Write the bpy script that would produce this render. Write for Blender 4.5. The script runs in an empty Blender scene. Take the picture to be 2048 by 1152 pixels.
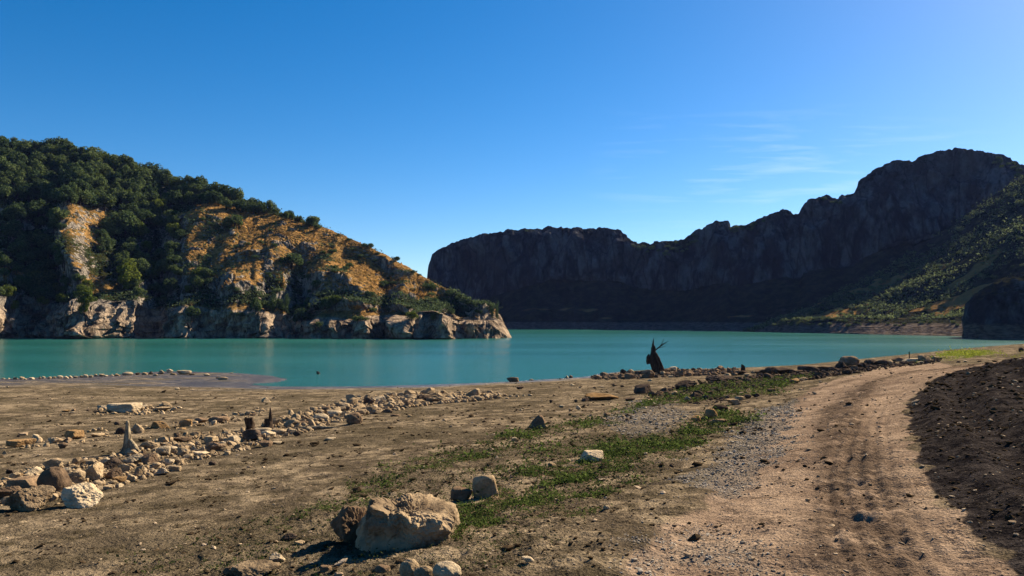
import bpy, math, random
import numpy as np

# ------------------------------------------------------------------ camera, sky, sun, exposure
scene = bpy.context.scene
col = scene.collection
F = 1600.0; CX = 1024.0; CY = 576.0; CAM_Z = 4.0; PITCH = math.atan(64 / 1600)
cam_d = bpy.data.cameras.new("camera"); cam = bpy.data.objects.new("camera", cam_d); col.objects.link(cam)
cam.location = (0, 0, CAM_Z); cam.rotation_euler = (math.radians(90) + PITCH, 0, 0)
cam_d.sensor_width = 36.0; cam_d.lens = 36.0 * F / 2048.0; cam_d.clip_start = 0.05; cam_d.clip_end = 6000
scene.camera = cam

SUN_AZ = 48.0      # degrees to the right of the view direction (+Y)
SUN_EL = 33.0
world = bpy.data.worlds.new("World"); scene.world = world; world.use_nodes = True
wn = world.node_tree.nodes; wl = world.node_tree.links
for n in list(wn): wn.remove(n)
w_out = wn.new('ShaderNodeOutputWorld'); w_bg = wn.new('ShaderNodeBackground'); sky = wn.new('ShaderNodeTexSky')
sky.sky_type = 'NISHITA'; sky.sun_disc = False
sky.sun_elevation = math.radians(SUN_EL); sky.sun_rotation = math.radians(SUN_AZ)
sky.altitude = 900; sky.air_density = 0.86; sky.dust_density = 0.55; sky.ozone_density = 2.6
w_bg.inputs['Strength'].default_value = 0.05
# thin cirrus streaks over the far cliffs: noise on the view direction
tc = wn.new('ShaderNodeTexCoord'); sep = wn.new('ShaderNodeSeparateXYZ'); wl.new(tc.outputs['Generated'], sep.inputs[0])
def wmath(op, a, b=None, c=None):
    m = wn.new('ShaderNodeMath'); m.operation = op
    for i, v in enumerate((a, b, c)):
        if v is None: continue
        if isinstance(v, (int, float)): m.inputs[i].default_value = v
        else: wl.new(v, m.inputs[i])
    return m.outputs[0]
wu = wmath('DIVIDE', sep.outputs[0], wmath('MAXIMUM', sep.outputs[1], 0.05))
wv = wmath('DIVIDE', sep.outputs[2], wmath('MAXIMUM', sep.outputs[1], 0.05))
comb = wn.new('ShaderNodeCombineXYZ'); wl.new(wmath('MULTIPLY', wu, 7.0), comb.inputs[0])
wl.new(wmath('MULTIPLY', wv, 75.0), comb.inputs[1])
cn = wn.new('ShaderNodeTexNoise'); cn.inputs['Scale'].default_value = 1.0; cn.inputs['Detail'].default_value = 6
cn.inputs['Roughness'].default_value = 0.55; cn.inputs['Distortion'].default_value = 0.35; wl.new(comb.outputs[0], cn.inputs['Vector'])
def wbump(x, c, w):
    d = wmath('DIVIDE', wmath('SUBTRACT', x, c), w)
    return wmath('MAXIMUM', wmath('SUBTRACT', 1.0, wmath('MULTIPLY', d, d)), 0.0)
cmask = wmath('MULTIPLY', wbump(wu, 0.36, 0.27), wbump(wv, 0.18, 0.095))
cramp = wmath('MULTIPLY', wmath('MAXIMUM', wmath('SUBTRACT', cn.outputs['Fac'], 0.50), 0.0), 1.0)
cfac = wmath('MINIMUM', wmath('MULTIPLY', cmask, cramp), 0.17)
hs = wn.new('ShaderNodeHueSaturation'); hs.inputs['Saturation'].default_value = 1.42; hs.inputs['Value'].default_value = 1.0
wl.new(sky.outputs[0], hs.inputs['Color'])
wmix = wn.new('ShaderNodeMix'); wmix.data_type = 'RGBA'
wl.new(cfac, wmix.inputs['Factor']); wl.new(hs.outputs[0], wmix.inputs['A']); wmix.inputs['B'].default_value = (7.5, 8.6, 11.0, 1)
wl.new(wmix.outputs['Result'], w_bg.inputs['Color']); wl.new(w_bg.outputs[0], w_out.inputs['Surface'])

sun_d = bpy.data.lights.new("sun", 'SUN'); sun = bpy.data.objects.new("sun", sun_d); col.objects.link(sun)
sun_d.energy = 5.0; sun_d.angle = math.radians(0.53); sun_d.color = (1.0, 0.86, 0.64)
a, e = math.radians(SUN_AZ), math.radians(SUN_EL)
S = (math.sin(a) * math.cos(e), math.cos(a) * math.cos(e), math.sin(e))
from mathutils import Vector
sun.rotation_euler = Vector(S).to_track_quat('Z', 'Y').to_euler()
sun.location = (60, 40, 60)
vs = scene.view_settings
vs.view_transform = 'Standard'; vs.look = 'None'; vs.exposure = 1.5; vs.gamma = 1.0; vs.use_curve_mapping = False
scene.cycles.max_bounces = 5; scene.cycles.diffuse_bounces = 2; scene.cycles.glossy_bounces = 2
scene.cycles.transparent_max_bounces = 6; scene.cycles.volume_bounces = 0

RNG = np.random.default_rng(7); random.seed(7)

# ------------------------------------------------------------------ small library
def ray(px, py):
    """view direction through a photo pixel, scaled to one metre of depth"""
    dx = (np.asarray(px, float) - CX) / F; dy = (CY - np.asarray(py, float)) / F
    c, s = math.cos(PITCH), math.sin(PITCH)
    fy = c - s * dy; fz = s + c * dy
    return dx / fy, fz / fy
def P(px, py, D):
    rx, rz = ray(px, py)
    return np.stack([rx * D, np.asarray(D, float) + 0 * rx, CAM_Z + rz * D], -1)
def project(X, Y, Z):
    c, s = math.cos(PITCH), math.sin(PITCH)
    Zr = Z - CAM_Z
    d = c * Y + s * Zr; u = c * Zr - s * Y
    d = np.where(d < 0.05, 0.05, d)
    return CX + F * X / d, CY - F * u / d

_perm = np.random.default_rng(11).permutation(256).astype(np.int64)
_perm = np.concatenate([_perm, _perm, _perm])
_g = np.random.default_rng(12).normal(size=(256, 3)); _g /= np.linalg.norm(_g, axis=1)[:, None]
def perlin(x, y, z=0.0):
    x, y, z = np.broadcast_arrays(np.asarray(x, float), np.asarray(y, float), np.asarray(z, float))
    xi = np.floor(x).astype(np.int64); yi = np.floor(y).astype(np.int64); zi = np.floor(z).astype(np.int64)
    xf = x - xi; yf = y - yi; zf = z - zi
    u = xf * xf * xf * (xf * (xf * 6 - 15) + 10); v = yf * yf * yf * (yf * (yf * 6 - 15) + 10); w = zf * zf * zf * (zf * (zf * 6 - 15) + 10)
    xi &= 255; yi &= 255; zi &= 255
    def gr(i, j, k):
        h = _perm[_perm[_perm[xi + i] + yi + j] + zi + k] & 255
        g = _g[h]
        return g[..., 0] * (xf - i) + g[..., 1] * (yf - j) + g[..., 2] * (zf - k)
    a0 = gr(0, 0, 0); a0 = a0 + u * (gr(1, 0, 0) - a0)
    a1 = gr(0, 1, 0); a1 = a1 + u * (gr(1, 1, 0) - a1)
    b0 = gr(0, 0, 1); b0 = b0 + u * (gr(1, 0, 1) - b0)
    b1 = gr(0, 1, 1); b1 = b1 + u * (gr(1, 1, 1) - b1)
    a0 = a0 + v * (a1 - a0); b0 = b0 + v * (b1 - b0)
    return (a0 + w * (b0 - a0)) * 1.5
def fbm(x, y, z=0.0, o=4, lac=2.03, gain=0.5):
    s = 0; a = 1.0; t = 0
    for k in range(o):
        s = s + a * perlin(np.asarray(x) * lac ** k + 17.3 * k, np.asarray(y) * lac ** k - 5.1 * k, np.asarray(z) * lac ** k + 3.7 * k)
        t += a; a *= gain
    return s / t
def ridged(x, y, z=0.0, o=4, gain=0.5):
    s = 0; a = 1.0; t = 0
    for k in range(o):
        n = 1 - np.abs(perlin(np.asarray(x) * 2.1 ** k + 9.2 * k, np.asarray(y) * 2.1 ** k + 31.1 * k, np.asarray(z) * 2.1 ** k)) * 2
        s = s + a * n; t += a; a *= gain
    return s / t
def sstep(a, b, x):
    t = np.clip((np.asarray(x, float) - a) / (b - a), 0, 1); return t * t * (3 - 2 * t)
def interp(s, pts, k):
    p = np.array(pts, float); return np.interp(s, p[:, 0], p[:, k])
def sminterp(s, pts, k, w=10.0):
    return (interp(s - w, pts, k) + 2 * interp(s, pts, k) + interp(s + w, pts, k)) / 4

def new_obj(name, me, mat=None, parent=None):
    o = bpy.data.objects.new(name, me); col.objects.link(o)
    if mat is not None:
        for m in (mat if isinstance(mat, (list, tuple)) else [mat]): me.materials.append(m)
    if parent is not None: o.parent = parent
    return o
def tag(o, label=None, cat=None, group=None, kind=None):
    if label: o['label'] = label
    if cat: o['category'] = cat
    if group: o['group'] = group
    if kind: o['kind'] = kind
    return o
def mesh_np(name, V, faces, smooth=False, attrs=None):
    """V (n,3); faces (m,k) array of one polygon size"""
    me = bpy.data.meshes.new(name)
    V = np.ascontiguousarray(V, np.float32); faces = np.ascontiguousarray(faces, np.int32)
    m, k = faces.shape
    me.vertices.add(len(V)); me.vertices.foreach_set('co', V.ravel())
    me.loops.add(m * k); me.loops.foreach_set('vertex_index', faces.ravel())
    me.polygons.add(m); me.polygons.foreach_set('loop_start', np.arange(0, m * k, k, dtype=np.int32))
    me.polygons.foreach_set('use_smooth', np.full(m, smooth, bool))
    for nm, arr in (attrs or {}).items():
        at = me.attributes.new(nm, 'FLOAT', 'POINT'); at.data.foreach_set('value', np.ascontiguousarray(arr, np.float32).ravel())
    me.update(); me.validate(verbose=False)
    return me
def grid_faces(nu, nv):
    i = np.arange(nu * nv).reshape(nu, nv)
    return np.stack([i[:-1, :-1], i[1:, :-1], i[1:, 1:], i[:-1, 1:]], -1).reshape(-1, 4)
def grid_normals(G):
    du = np.gradient(G, axis=0); dv = np.gradient(G, axis=1)
    n = np.cross(du, dv); n /= np.linalg.norm(n, axis=-1, keepdims=True) + 1e-9
    return n

# node helpers
class NT:
    def __init__(s, name, rough=0.9, spec=0.2):
        s.m = bpy.data.materials.new(name); s.m.use_nodes = True; s.t = s.m.node_tree; s.n = s.t.nodes; s.l = s.t.links
        s.b = s.n['Principled BSDF']; s.b.inputs['Roughness'].default_value = rough; s.b.inputs['Specular IOR Level'].default_value = spec
        s.geo = s.n.new('ShaderNodeNewGeometry'); s.tc = s.n.new('ShaderNodeTexCoord'); s.pos = s.geo.outputs['Position']
    def val(s, i, v):
        if v is None: return
        if hasattr(v, 'is_linked') or hasattr(v, 'links'): s.l.new(v, i)
        elif isinstance(v, (tuple, list)): i.default_value = tuple(v) + ((1,) if len(v) == 3 and len(i.default_value) == 4 else ())
        else: i.default_value = v
    def math(s, op, a, b=None, clamp=False):
        m = s.n.new('ShaderNodeMath'); m.operation = op; m.use_clamp = clamp; s.val(m.inputs[0], a); s.val(m.inputs[1], b); return m.outputs[0]
    def mix(s, f, a, b):
        m = s.n.new('ShaderNodeMix'); m.data_type = 'RGBA'; s.val(m.inputs['Factor'], f); s.val(m.inputs['A'], a); s.val(m.inputs['B'], b); return m.outputs['Result']
    def mul(s, a, b, f=1.0):
        m = s.n.new('ShaderNodeMix'); m.data_type = 'RGBA'; m.blend_type = 'MULTIPLY'; s.val(m.inputs['Factor'], f); s.val(m.inputs['A'], a); s.val(m.inputs['B'], b); return m.outputs['Result']
    def noise(s, scale, detail=4, rough=0.55, vec=None, stretch=None, dist=0.0):
        n = s.n.new('ShaderNodeTexNoise'); n.inputs['Scale'].default_value = scale; n.inputs['Detail'].default_value = detail
        n.inputs['Roughness'].default_value = rough; n.inputs['Distortion'].default_value = dist
        v = vec or s.pos
        if stretch:
            mp = s.n.new('ShaderNodeMapping'); mp.inputs['Scale'].default_value = stretch; s.l.new(v, mp.inputs['Vector']); v = mp.outputs[0]
        s.l.new(v, n.inputs['Vector']); return n.outputs['Fac']
    def voro(s, scale, feature='F1', vec=None, stretch=None):
        n = s.n.new('ShaderNodeTexVoronoi'); n.feature = feature; n.inputs['Scale'].default_value = scale
        v = vec or s.pos
        if stretch:
            mp = s.n.new('ShaderNodeMapping'); mp.inputs['Scale'].default_value = stretch; s.l.new(v, mp.inputs['Vector']); v = mp.outputs[0]
        s.l.new(v, n.inputs['Vector']); return n.outputs['Distance']
    def ramp(s, x, a, b, va=0.0, vb=1.0):
        m = s.n.new('ShaderNodeMapRange'); m.interpolation_type = 'SMOOTHSTEP'; s.val(m.inputs['Value'], x)
        m.inputs['From Min'].default_value = a; m.inputs['From Max'].default_value = b
        m.inputs['To Min'].default_value = va; m.inputs['To Max'].default_value = vb; return m.outputs[0]
    def attr(s, name):
        n = s.n.new('ShaderNodeAttribute'); n.attribute_name = name; return n.outputs['Fac']
    def rnd(s):
        n = s.n.new('ShaderNodeObjectInfo'); return n.outputs['Random']
    def bump(s, h, strength=0.5, dist=0.05, prev=None):
        n = s.n.new('ShaderNodeBump'); n.inputs['Strength'].default_value = strength; n.inputs['Distance'].default_value = dist
        s.l.new(h, n.inputs['Height'])
        if prev: s.l.new(prev, n.inputs['Normal'])
        return n.outputs[0]
    def done(s, color, normal=None, rough=None, k=0.60):
        color = s.mul(color, (k, k, k))
        s.val(s.b.inputs['Base Color'], color)
        if normal: s.l.new(normal, s.b.inputs['Normal'])
        if rough is not None: s.val(s.b.inputs['Roughness'], rough)
        return s.m

# ------------------------------------------------------------------ materials
def mat_ground():
    k = NT('lakebed_soil', 0.95, 0.0)
    road, bank, green, grav, wet, lime = [k.attr(x) for x in ('road', 'bank', 'green', 'gravel', 'wet', 'lime')]
    big = k.noise(0.35, 5, 0.6); mid = k.noise(1.6, 5, 0.62, stretch=(1, 1.0, 1)); fine = k.noise(9, 5, 0.65); vf = k.noise(45, 3, 0.6)
    c = k.mix(k.ramp(mid, 0.40, 0.62), (0.140, 0.108, 0.076), (0.400, 0.308, 0.208))
    c = k.mix(k.ramp(big, 0.42, 0.62), c, k.mix(0.75, c, (0.115, 0.092, 0.062)))
    blot = k.math('MAXIMUM', k.ramp(k.noise(3.0, 7, 0.74, dist=0.5), 0.50, 0.61), k.math('MULTIPLY', k.ramp(k.noise(0.7, 6, 0.7), 0.50, 0.62), 0.6))
    c = k.mix(k.math('MULTIPLY', blot, 0.72), c, (0.062, 0.050, 0.030))
    # slope with weeds: darker humus soil
    gsoil = k.mix(k.ramp(fine, 0.4, 0.6), (0.050, 0.038, 0.028), (0.19, 0.130, 0.085))
    c = k.mix(k.math('MULTIPLY', k.ramp(green, 0.1, 0.75), 0.85), c, gsoil)
    rd = k.mix(k.ramp(mid, 0.35, 0.65), (0.270, 0.190, 0.138), (0.440, 0.318, 0.228))
    rd = k.mix(k.math('MULTIPLY', k.ramp(k.noise(2.6, 7, 0.75, dist=0.3), 0.52, 0.62), 0.55), rd, (0.115, 0.078, 0.056))
    stp = k.math('MULTIPLY', k.ramp(k.attr('strip'), 0.12, 0.8), k.ramp(k.noise(2.2, 6, 0.7), 0.34, 0.52))
    rd = k.mix(k.math('MULTIPLY', stp, 0.8), rd, (0.105, 0.075, 0.056))
    c = k.mix(k.ramp(road, 0.25, 0.75), c, rd)
    bk = k.mix(k.ramp(k.noise(4.5, 6, 0.7), 0.38, 0.66), (0.018, 0.0155, 0.017), (0.068, 0.057, 0.054))
    c = k.mix(k.ramp(bank, 0.3, 0.7), c, bk)
    c = k.mix(k.math('MULTIPLY', k.ramp(grav, 0.3, 0.8), 0.6), c, (0.21, 0.185, 0.160))
    c = k.mix(k.ramp(lime, 0.3, 0.7), c, k.mix(k.ramp(fine, 0.35, 0.65), (0.10, 0.12, 0.022), (0.21, 0.24, 0.04)))
    speck = k.ramp(k.voro(26), 0.05, 0.16, 1.0, 0.0)
    c = k.mix(k.math('MULTIPLY', speck, 0.35), c, (0.36, 0.29, 0.21))
    c = k.mul(c, k.mix(k.ramp(vf, .3, .7), (0.62, 0.62, 0.62), (1.40, 1.38, 1.34)))
    wf = k.ramp(wet, 0.1, 0.9)
    c = k.mix(k.math('MULTIPLY', wf, 0.75), c, k.mul(c, (0.42, 0.44, 0.50)))
    h = k.math('ADD', k.math('MULTIPLY', fine, 0.9), k.math('MULTIPLY', vf, 0.4))
    h = k.math('ADD', h, k.math('MULTIPLY', mid, 1.2))
    nb = k.bump(h, 1.0, 0.075)
    rgh = k.ramp(wet, 0.3, 1.0, 0.95, 0.30)
    k.val(k.b.inputs['Specular IOR Level'], k.math('MULTIPLY', wet, 0.4))
    return k.done(c, nb, rgh)

def mat_hill():
    k = NT('hillside', 0.95, 0.0)
    rock, grn, z = k.attr('rock'), k.attr('green'), None
    sp = k.n.new('ShaderNodeSeparateXYZ'); k.l.new(k.pos, sp.inputs[0]); z = sp.outputs[2]
    n1 = k.noise(0.12, 5, 0.6); n2 = k.noise(0.9, 6, 0.65); n3 = k.noise(3.2, 4, 0.65)
    g = k.mix(k.ramp(n2, 0.36, 0.62), (0.26, 0.140, 0.045), (0.62, 0.345, 0.120))
    g = k.mix(k.ramp(n1, 0.42, 0.62, 0, 0.6), g, (0.30, 0.19, 0.07))
    scr = k.ramp(k.noise(0.55, 6, 0.7, dist=0.5), 0.50, 0.60)
    g = k.mix(k.math('MULTIPLY', scr, 0.8), g, (0.050, 0.048, 0.020))
    g = k.mix(k.ramp(grn, 0.25, 0.8), g, k.mix(k.ramp(n3, 0.4, 0.6), (0.018, 0.026, 0.010), (0.060, 0.058, 0.022)))
    r = k.mix(k.ramp(k.noise(0.8, 6, 0.7, stretch=(1, 1, 0.35)), 0.36, 0.64), (0.095, 0.085, 0.078), (0.50, 0.42, 0.34))
    pale = k.mix(k.ramp(k.noise(0.5, 6, 0.65, stretch=(1, 1, 0.3)), 0.35, 0.62), (0.15, 0.11, 0.08), (0.64, 0.48, 0.34))
    r = k.mix(k.ramp(z, 8.0, 4.5), r, pale) if False else k.mix(k.ramp(z, 4.5, 8.5, 1.0, 0.0), r, pale)
    crack = k.ramp(k.voro(0.75, 'DISTANCE_TO_EDGE', stretch=(1, 1, 0.4)), 0.0, 0.07)
    r = k.mix(crack, k.mul(r, (0.5, 0.5, 0.5)), r)
    c = k.mix(k.ramp(k.math('ADD', rock, k.math('MULTIPLY', k.math('SUBTRACT', n3, 0.5), 0.7)), 0.42, 0.58), g, r)
    c = k.mul(c, k.mix(n3, (0.65, 0.65, 0.65), (1.3, 1.3, 1.3)))
    nb = k.bump(n3, 0.8, 0.5); nb = k.bump(k.noise(1.1, 5, 0.6, stretch=(1, 1, 0.4)), 0.7, 1.0, nb)
    return k.done(c, nb)

def mat_mountain():
    k = NT('grey_limestone', 0.95, 0.0)
    rock, grn, dry = k.attr('rock'), k.attr('green'), k.attr('dry')
    n2 = k.noise(0.14, 6, 0.7, stretch=(1, 1, 0.4)); n3 = k.noise(0.9, 5, 0.65)
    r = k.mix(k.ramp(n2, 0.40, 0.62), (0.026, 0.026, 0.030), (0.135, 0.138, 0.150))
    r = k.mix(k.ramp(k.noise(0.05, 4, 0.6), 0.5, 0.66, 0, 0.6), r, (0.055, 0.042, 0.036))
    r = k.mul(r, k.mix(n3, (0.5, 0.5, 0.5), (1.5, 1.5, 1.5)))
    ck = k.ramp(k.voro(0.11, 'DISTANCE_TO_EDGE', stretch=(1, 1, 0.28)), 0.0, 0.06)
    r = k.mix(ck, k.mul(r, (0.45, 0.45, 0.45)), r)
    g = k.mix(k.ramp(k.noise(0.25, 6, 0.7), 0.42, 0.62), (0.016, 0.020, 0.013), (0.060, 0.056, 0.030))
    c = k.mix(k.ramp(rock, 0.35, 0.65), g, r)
    c = k.mix(k.ramp(dry, 0.35, 0.7), c, k.mix(n3, (0.22, 0.12, 0.04), (0.46, 0.27, 0.10)))
    sp = k.n.new('ShaderNodeSeparateXYZ'); k.l.new(k.pos, sp.inputs[0])
    mud = k.mix(k.ramp(k.noise(0.5, 5, 0.6, stretch=(1, 1, 5)), 0.35, 0.65), (0.075, 0.058, 0.048), (0.21, 0.165, 0.130))
    zz = k.math('ADD', sp.outputs[2], k.math('MULTIPLY', n3, 1.2))
    c = k.mix(k.ramp(zz, 3.3, 4.0, 1.0, 0.0), c, mud)
    nb = k.bump(n3, 0.7, 0.8); nb = k.bump(n2, 0.6, 2.5, nb)
    return k.done(c, nb)

def mat_water():
    k = NT('lake_water', 0.16, 0.5)
    k.b.inputs['IOR'].default_value = 1.33
    c = k.mix(k.ramp(k.noise(0.012, 3, 0.5, stretch=(0.6, 2, 1)), 0.3, 0.7), (0.034, 0.215, 0.178), (0.050, 0.275, 0.232))
    w1 = k.noise(1.5, 5, 0.6, stretch=(0.8, 1.7, 1)); w2 = k.noise(0.3, 3, 0.5, stretch=(0.5, 1.5, 1))
    nb = k.bump(w1, 1.0, 0.10); nb = k.bump(w2, 0.5, 0.2, nb)
    return k.done(c, nb, k.ramp(k.noise(0.02, 3, 0.5, stretch=(0.5, 2.2, 1)), 0.38, 0.64, 0.14, 0.20), 0.42)

def mat_rock(name, c1, c2, stain=(0.10, 0.085, 0.06), stretch=None):
    k = NT(name, 0.92, 0.0)
    ob = k.tc.outputs['Object']
    n1 = k.noise(2.2, 5, 0.6, vec=ob); n2 = k.noise(11, 5, 0.7, vec=ob, stretch=stretch)
    c = k.mix(k.ramp(n1, 0.35, 0.65), c1, c2)
    c = k.mix(k.math('MULTIPLY', k.ramp(n2, 0.54, 0.70), 0.6), c, stain)
    c = k.mul(c, k.mix(k.rnd(), (0.80, 0.77, 0.74), (1.38, 1.32, 1.24)))
    nb = k.bump(n2, 0.6, 0.05)
    return k.done(c, nb)

def mat_leaf(name, c1, c2, trans=0.25):
    k = NT(name, 0.85, 0.0)
    c = k.mix(k.geo.outputs['Random Per Island'], c1, c2)
    c = k.mul(c, k.mix(k.rnd(), (0.6, 0.68, 0.7), (1.3, 1.2, 1.05)))
    k.done(c)
    t = k.n.new('ShaderNodeBsdfTranslucent'); k.l.new(c, t.inputs['Color'])
    mx = k.n.new('ShaderNodeMixShader'); mx.inputs[0].default_value = trans
    k.l.new(k.b.outputs[0], mx.inputs[1]); k.l.new(t.outputs[0], mx.inputs[2])
    k.l.new(mx.outputs[0], k.n['Material Output'].inputs['Surface'])
    return k.m
def mat_wood(name, c1, c2):
    k = NT(name, 0.9, 0.0)
    ob = k.tc.outputs['Object']
    n = k.noise(7, 5, 0.65, vec=ob, stretch=(3, 3, 0.5))
    return k.done(k.mix(k.ramp(n, 0.35, 0.65), c1, c2), k.bump(n, 0.9, 0.05))

M = {}
M['ground'] = mat_ground(); M['hill'] = mat_hill(); M['mountain'] = mat_mountain(); M['water'] = mat_water()
M['tan'] = mat_rock('tan_stone', (0.36, 0.265, 0.165), (0.62, 0.475, 0.31))
M['pale'] = mat_rock('pale_stone', (0.50, 0.40, 0.27), (0.74, 0.60, 0.42), (0.20, 0.155, 0.11))
M['brown'] = mat_rock('brown_stone', (0.17, 0.12, 0.085), (0.33, 0.23, 0.15))
M['dark'] = mat_rock('dark_stone', (0.075, 0.058, 0.048), (0.17, 0.125, 0.095), (0.05, 0.04, 0.035))
M['ochre'] = mat_rock('ochre_stone', (0.36, 0.22, 0.10), (0.52, 0.34, 0.18))
M['crust'] = mat_rock('crusted_stone', (0.14, 0.104, 0.072), (0.40, 0.305, 0.200), (0.07, 0.05, 0.038))
M['pebble'] = mat_rock('grey_pebble', (0.30, 0.265, 0.225), (0.66, 0.59, 0.50))
M['chip'] = mat_rock('stone_chip', (0.30, 0.22, 0.15), (0.56, 0.45, 0.33))
M['oak'] = mat_leaf('oak_leaf', (0.034, 0.062, 0.028), (0.165, 0.215, 0.090))
M['bright'] = mat_leaf('bright_leaf', (0.050, 0.080, 0.018), (0.200, 0.240, 0.050))
M['scrub'] = mat_leaf('scrub_leaf', (0.060, 0.082, 0.040), (0.210, 0.255, 0.120))
M['poplar'] = mat_leaf('poplar_leaf', (0.045, 0.075, 0.030), (0.13, 0.18, 0.075))
M['weed'] = mat_leaf('weed_leaf', (0.042, 0.070, 0.018), (0.155, 0.205, 0.058), 0.3)
M['weed2'] = mat_leaf('dark_weed_leaf', (0.040, 0.055, 0.020), (0.13, 0.14, 0.055), 0.2)
M['straw'] = mat_leaf('dry_grass_blade', (0.22, 0.115, 0.032), (0.50, 0.27, 0.085), 0.3)
M['lime'] = mat_leaf('lime_grass_blade', (0.12, 0.15, 0.02), (0.30, 0.34, 0.06), 0.3)
M['bark'] = mat_wood('bark', (0.030, 0.024, 0.020), (0.085, 0.065, 0.050))
M['driftwood'] = mat_wood('bleached_driftwood', (0.17, 0.13, 0.085), (0.60, 0.48, 0.32))
M['deadwood'] = mat_wood('dark_deadwood', (0.030, 0.022, 0.018), (0.14, 0.098, 0.070))

# ------------------------------------------------------------------ the near shore: one height function
def on_plane(px, py, z):
    rx, rz = ray(px, py); D = (z - CAM_Z) / rz
    return (float(rx * D), float(D))
CTRL_PX = [  # photo pixel, ground height above the water
    (0, 1152, 1.9), (500, 1152, 2.12), (1024, 1152, 2.35), (1500, 1152, 2.42), (2048, 1152, 2.5),
    (100, 1005, 1.5), (500, 1005, 1.72), (900, 1005, 2.0), (1400, 1005, 2.26), (1800, 1000, 2.38), (2048, 1000, 2.62),
    (250, 905, 1.12), (30, 890, .9), (520, 865, .98), (240, 822, .48), (760, 812, .74), (1000, 795, .72),
    (520, 950, 1.4), (760, 880, 1.35), (1000, 900, 1.75), (0, 812, .42), (480, 805, .48),
    (1080, 855, 1.5), (1184, 922, 2.0), (1420, 835, 1.86), (1300, 740, .32), (1420, 745, .45), (1500, 790, 1.5),
    (1600, 752, 1.15), (1700, 737, 1.2), (1800, 727, 1.3), (1900, 738, 1.62), (2048, 718, 1.75),
    (1890, 703, 1.35), (1960, 700, 1.5), (2048, 698, 1.65),
    (2048, 850, 2.74), (2040, 728, 2.94), (1860, 860, 2.34), (1720, 800, 1.95), (1950, 780, 2.62), (1600, 850, 2.1),
    # waterline
    (0, 758, 0), (130, 753, 0), (250, 748, 0), (330, 743, 0), (400, 744, 0), (470, 746, 0), (545, 752, 0), (575, 758, 0),
    (560, 764, 0), (500, 768, .0), (560, 773, 0), (640, 773, 0), (700, 773, 0), (860, 769, 0), (1000, 764, 0), (1100, 758, 0), (1180, 752, 0),
    (360, 760, .07), (420, 758, .06), (470, 756, .05), (620, 757, -.25), (700, 762, -.2), (610, 766, -.08),
    (200, 780, .22), (700, 788, .30), (420, 776, .14),
]
C = []
for px, py, z in CTRL_PX:
    x, y = on_plane(px, py, z); C.append((x, y, z))
C += [(0, 0, 2.42), (-4, 1, 2.1), (4, 1, 2.55), (0, -8, 2.5), (-15, 2, 1.5), (-40, 5, .9), (-60, 20, .6), (-60, 40, .25), (-80, 60, -.4),
      (22, 18, 4.4), (35, 25, 4.8), (15, 5, 3.7), (25, -5, 4.4), (40, 45, 3.6), (60, 60, 3.5), (50, 90, .8), (60, 110, -1.5), (36, 92, -1.2),
      (-40, 75, -1), (0, 72, -1.1), (15, 74, -1.2), (20, 82, -1.3), (28, 88, -1.3), (-20, 75, -1.1), (0, 100, -2.2), (-60, 110, -3), (40, 130, -3)]
C = np.array(C)
def _tk(r2): return r2 * np.log(r2 + 1e-6) * 0.5
_A = _tk(((C[:, None, :2] - C[None, :, :2]) ** 2).sum(-1)) + np.eye(len(C)) * 0.4
_Pm = np.c_[np.ones(len(C)), C[:, :2]]
_sol = np.linalg.solve(np.block([[_A, _Pm], [_Pm.T, np.zeros((3, 3))]]), np.r_[C[:, 2], 0, 0, 0])
def base_z(x, y):
    x = np.asarray(x, float); y = np.asarray(y, float)
    z = _sol[-3] + _sol[-2] * x + _sol[-1] * y
    for (cx, cy, _), w in zip(C, _sol[:-3]):
        z = z + w * _tk((x - cx) ** 2 + (y - cy) ** 2)
    far = sstep(95, 140, np.hypot(x, y))
    side = np.clip(x / 80, -1, 1)
    z = np.clip(z, -3.5, 5.2)
    return z * (1 - far) + far * np.where(y > 55, -3.5, 1.5 + 3 * side)

def poly_sd(px, py, poly):
    """signed distance in photo pixels, positive inside"""
    poly = np.array(poly, float); n = len(poly)
    d = np.full(np.shape(px), 1e9); ins = np.zeros(np.shape(px), bool)
    for i in range(n):
        x0, y0 = poly[i]; x1, y1 = poly[(i + 1) % n]
        ex, ey = x1 - x0, y1 - y0
        t = np.clip(((px - x0) * ex + (py - y0) * ey) / (ex * ex + ey * ey + 1e-9), 0, 1)
        d = np.minimum(d, np.hypot(px - x0 - t * ex, py - y0 - t * ey))
        c = ((y0 > py) != (y1 > py)) & (px < ex * (py - y0) / (ey + 1e-12) + x0)
        ins ^= c
    return np.where(ins, d, -d)

# outlines on the near ground, taken where they meet the ground and kept in world metres
def world_poly(pts):
    out = []
    for px, py in pts:
        lo = None; rx, rz = ray(px, py)
        ys = np.geomspace(2.0, 140, 500); g = base_z(rx * ys, ys)
        hit = np.nonzero(CAM_Z + rz * ys < g)[0]
        D = ys[hit[0]] if len(hit) else 140.0
        out.append((float(rx * D), float(D)))
    return out
ROAD = world_poly([(1180, 1300), (1250, 1152), (1400, 1000), (1500, 880), (1560, 815), (1640, 768), (1750, 738), (1880, 724), (2048, 716), (2150, 713)]) + \
       world_poly([(2150, 719), (2048, 723), (1950, 737), (1870, 758), (1822, 795), (1815, 850), (1855, 950), (1950, 1060), (2040, 1152), (2160, 1300)])
RIGHT_EDGE = np.array(world_poly([(2160, 1300), (2040, 1152), (1950, 1060), (1855, 950), (1815, 850), (1822, 795), (1870, 758), (1950, 737), (2048, 723), (2150, 719)]))
MIDLINE = np.array(world_poly([(1760, 1200), (1745, 1000), (1700, 880), (1690, 810), (1740, 770), (1830, 745), (1950, 732)]))
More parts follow.
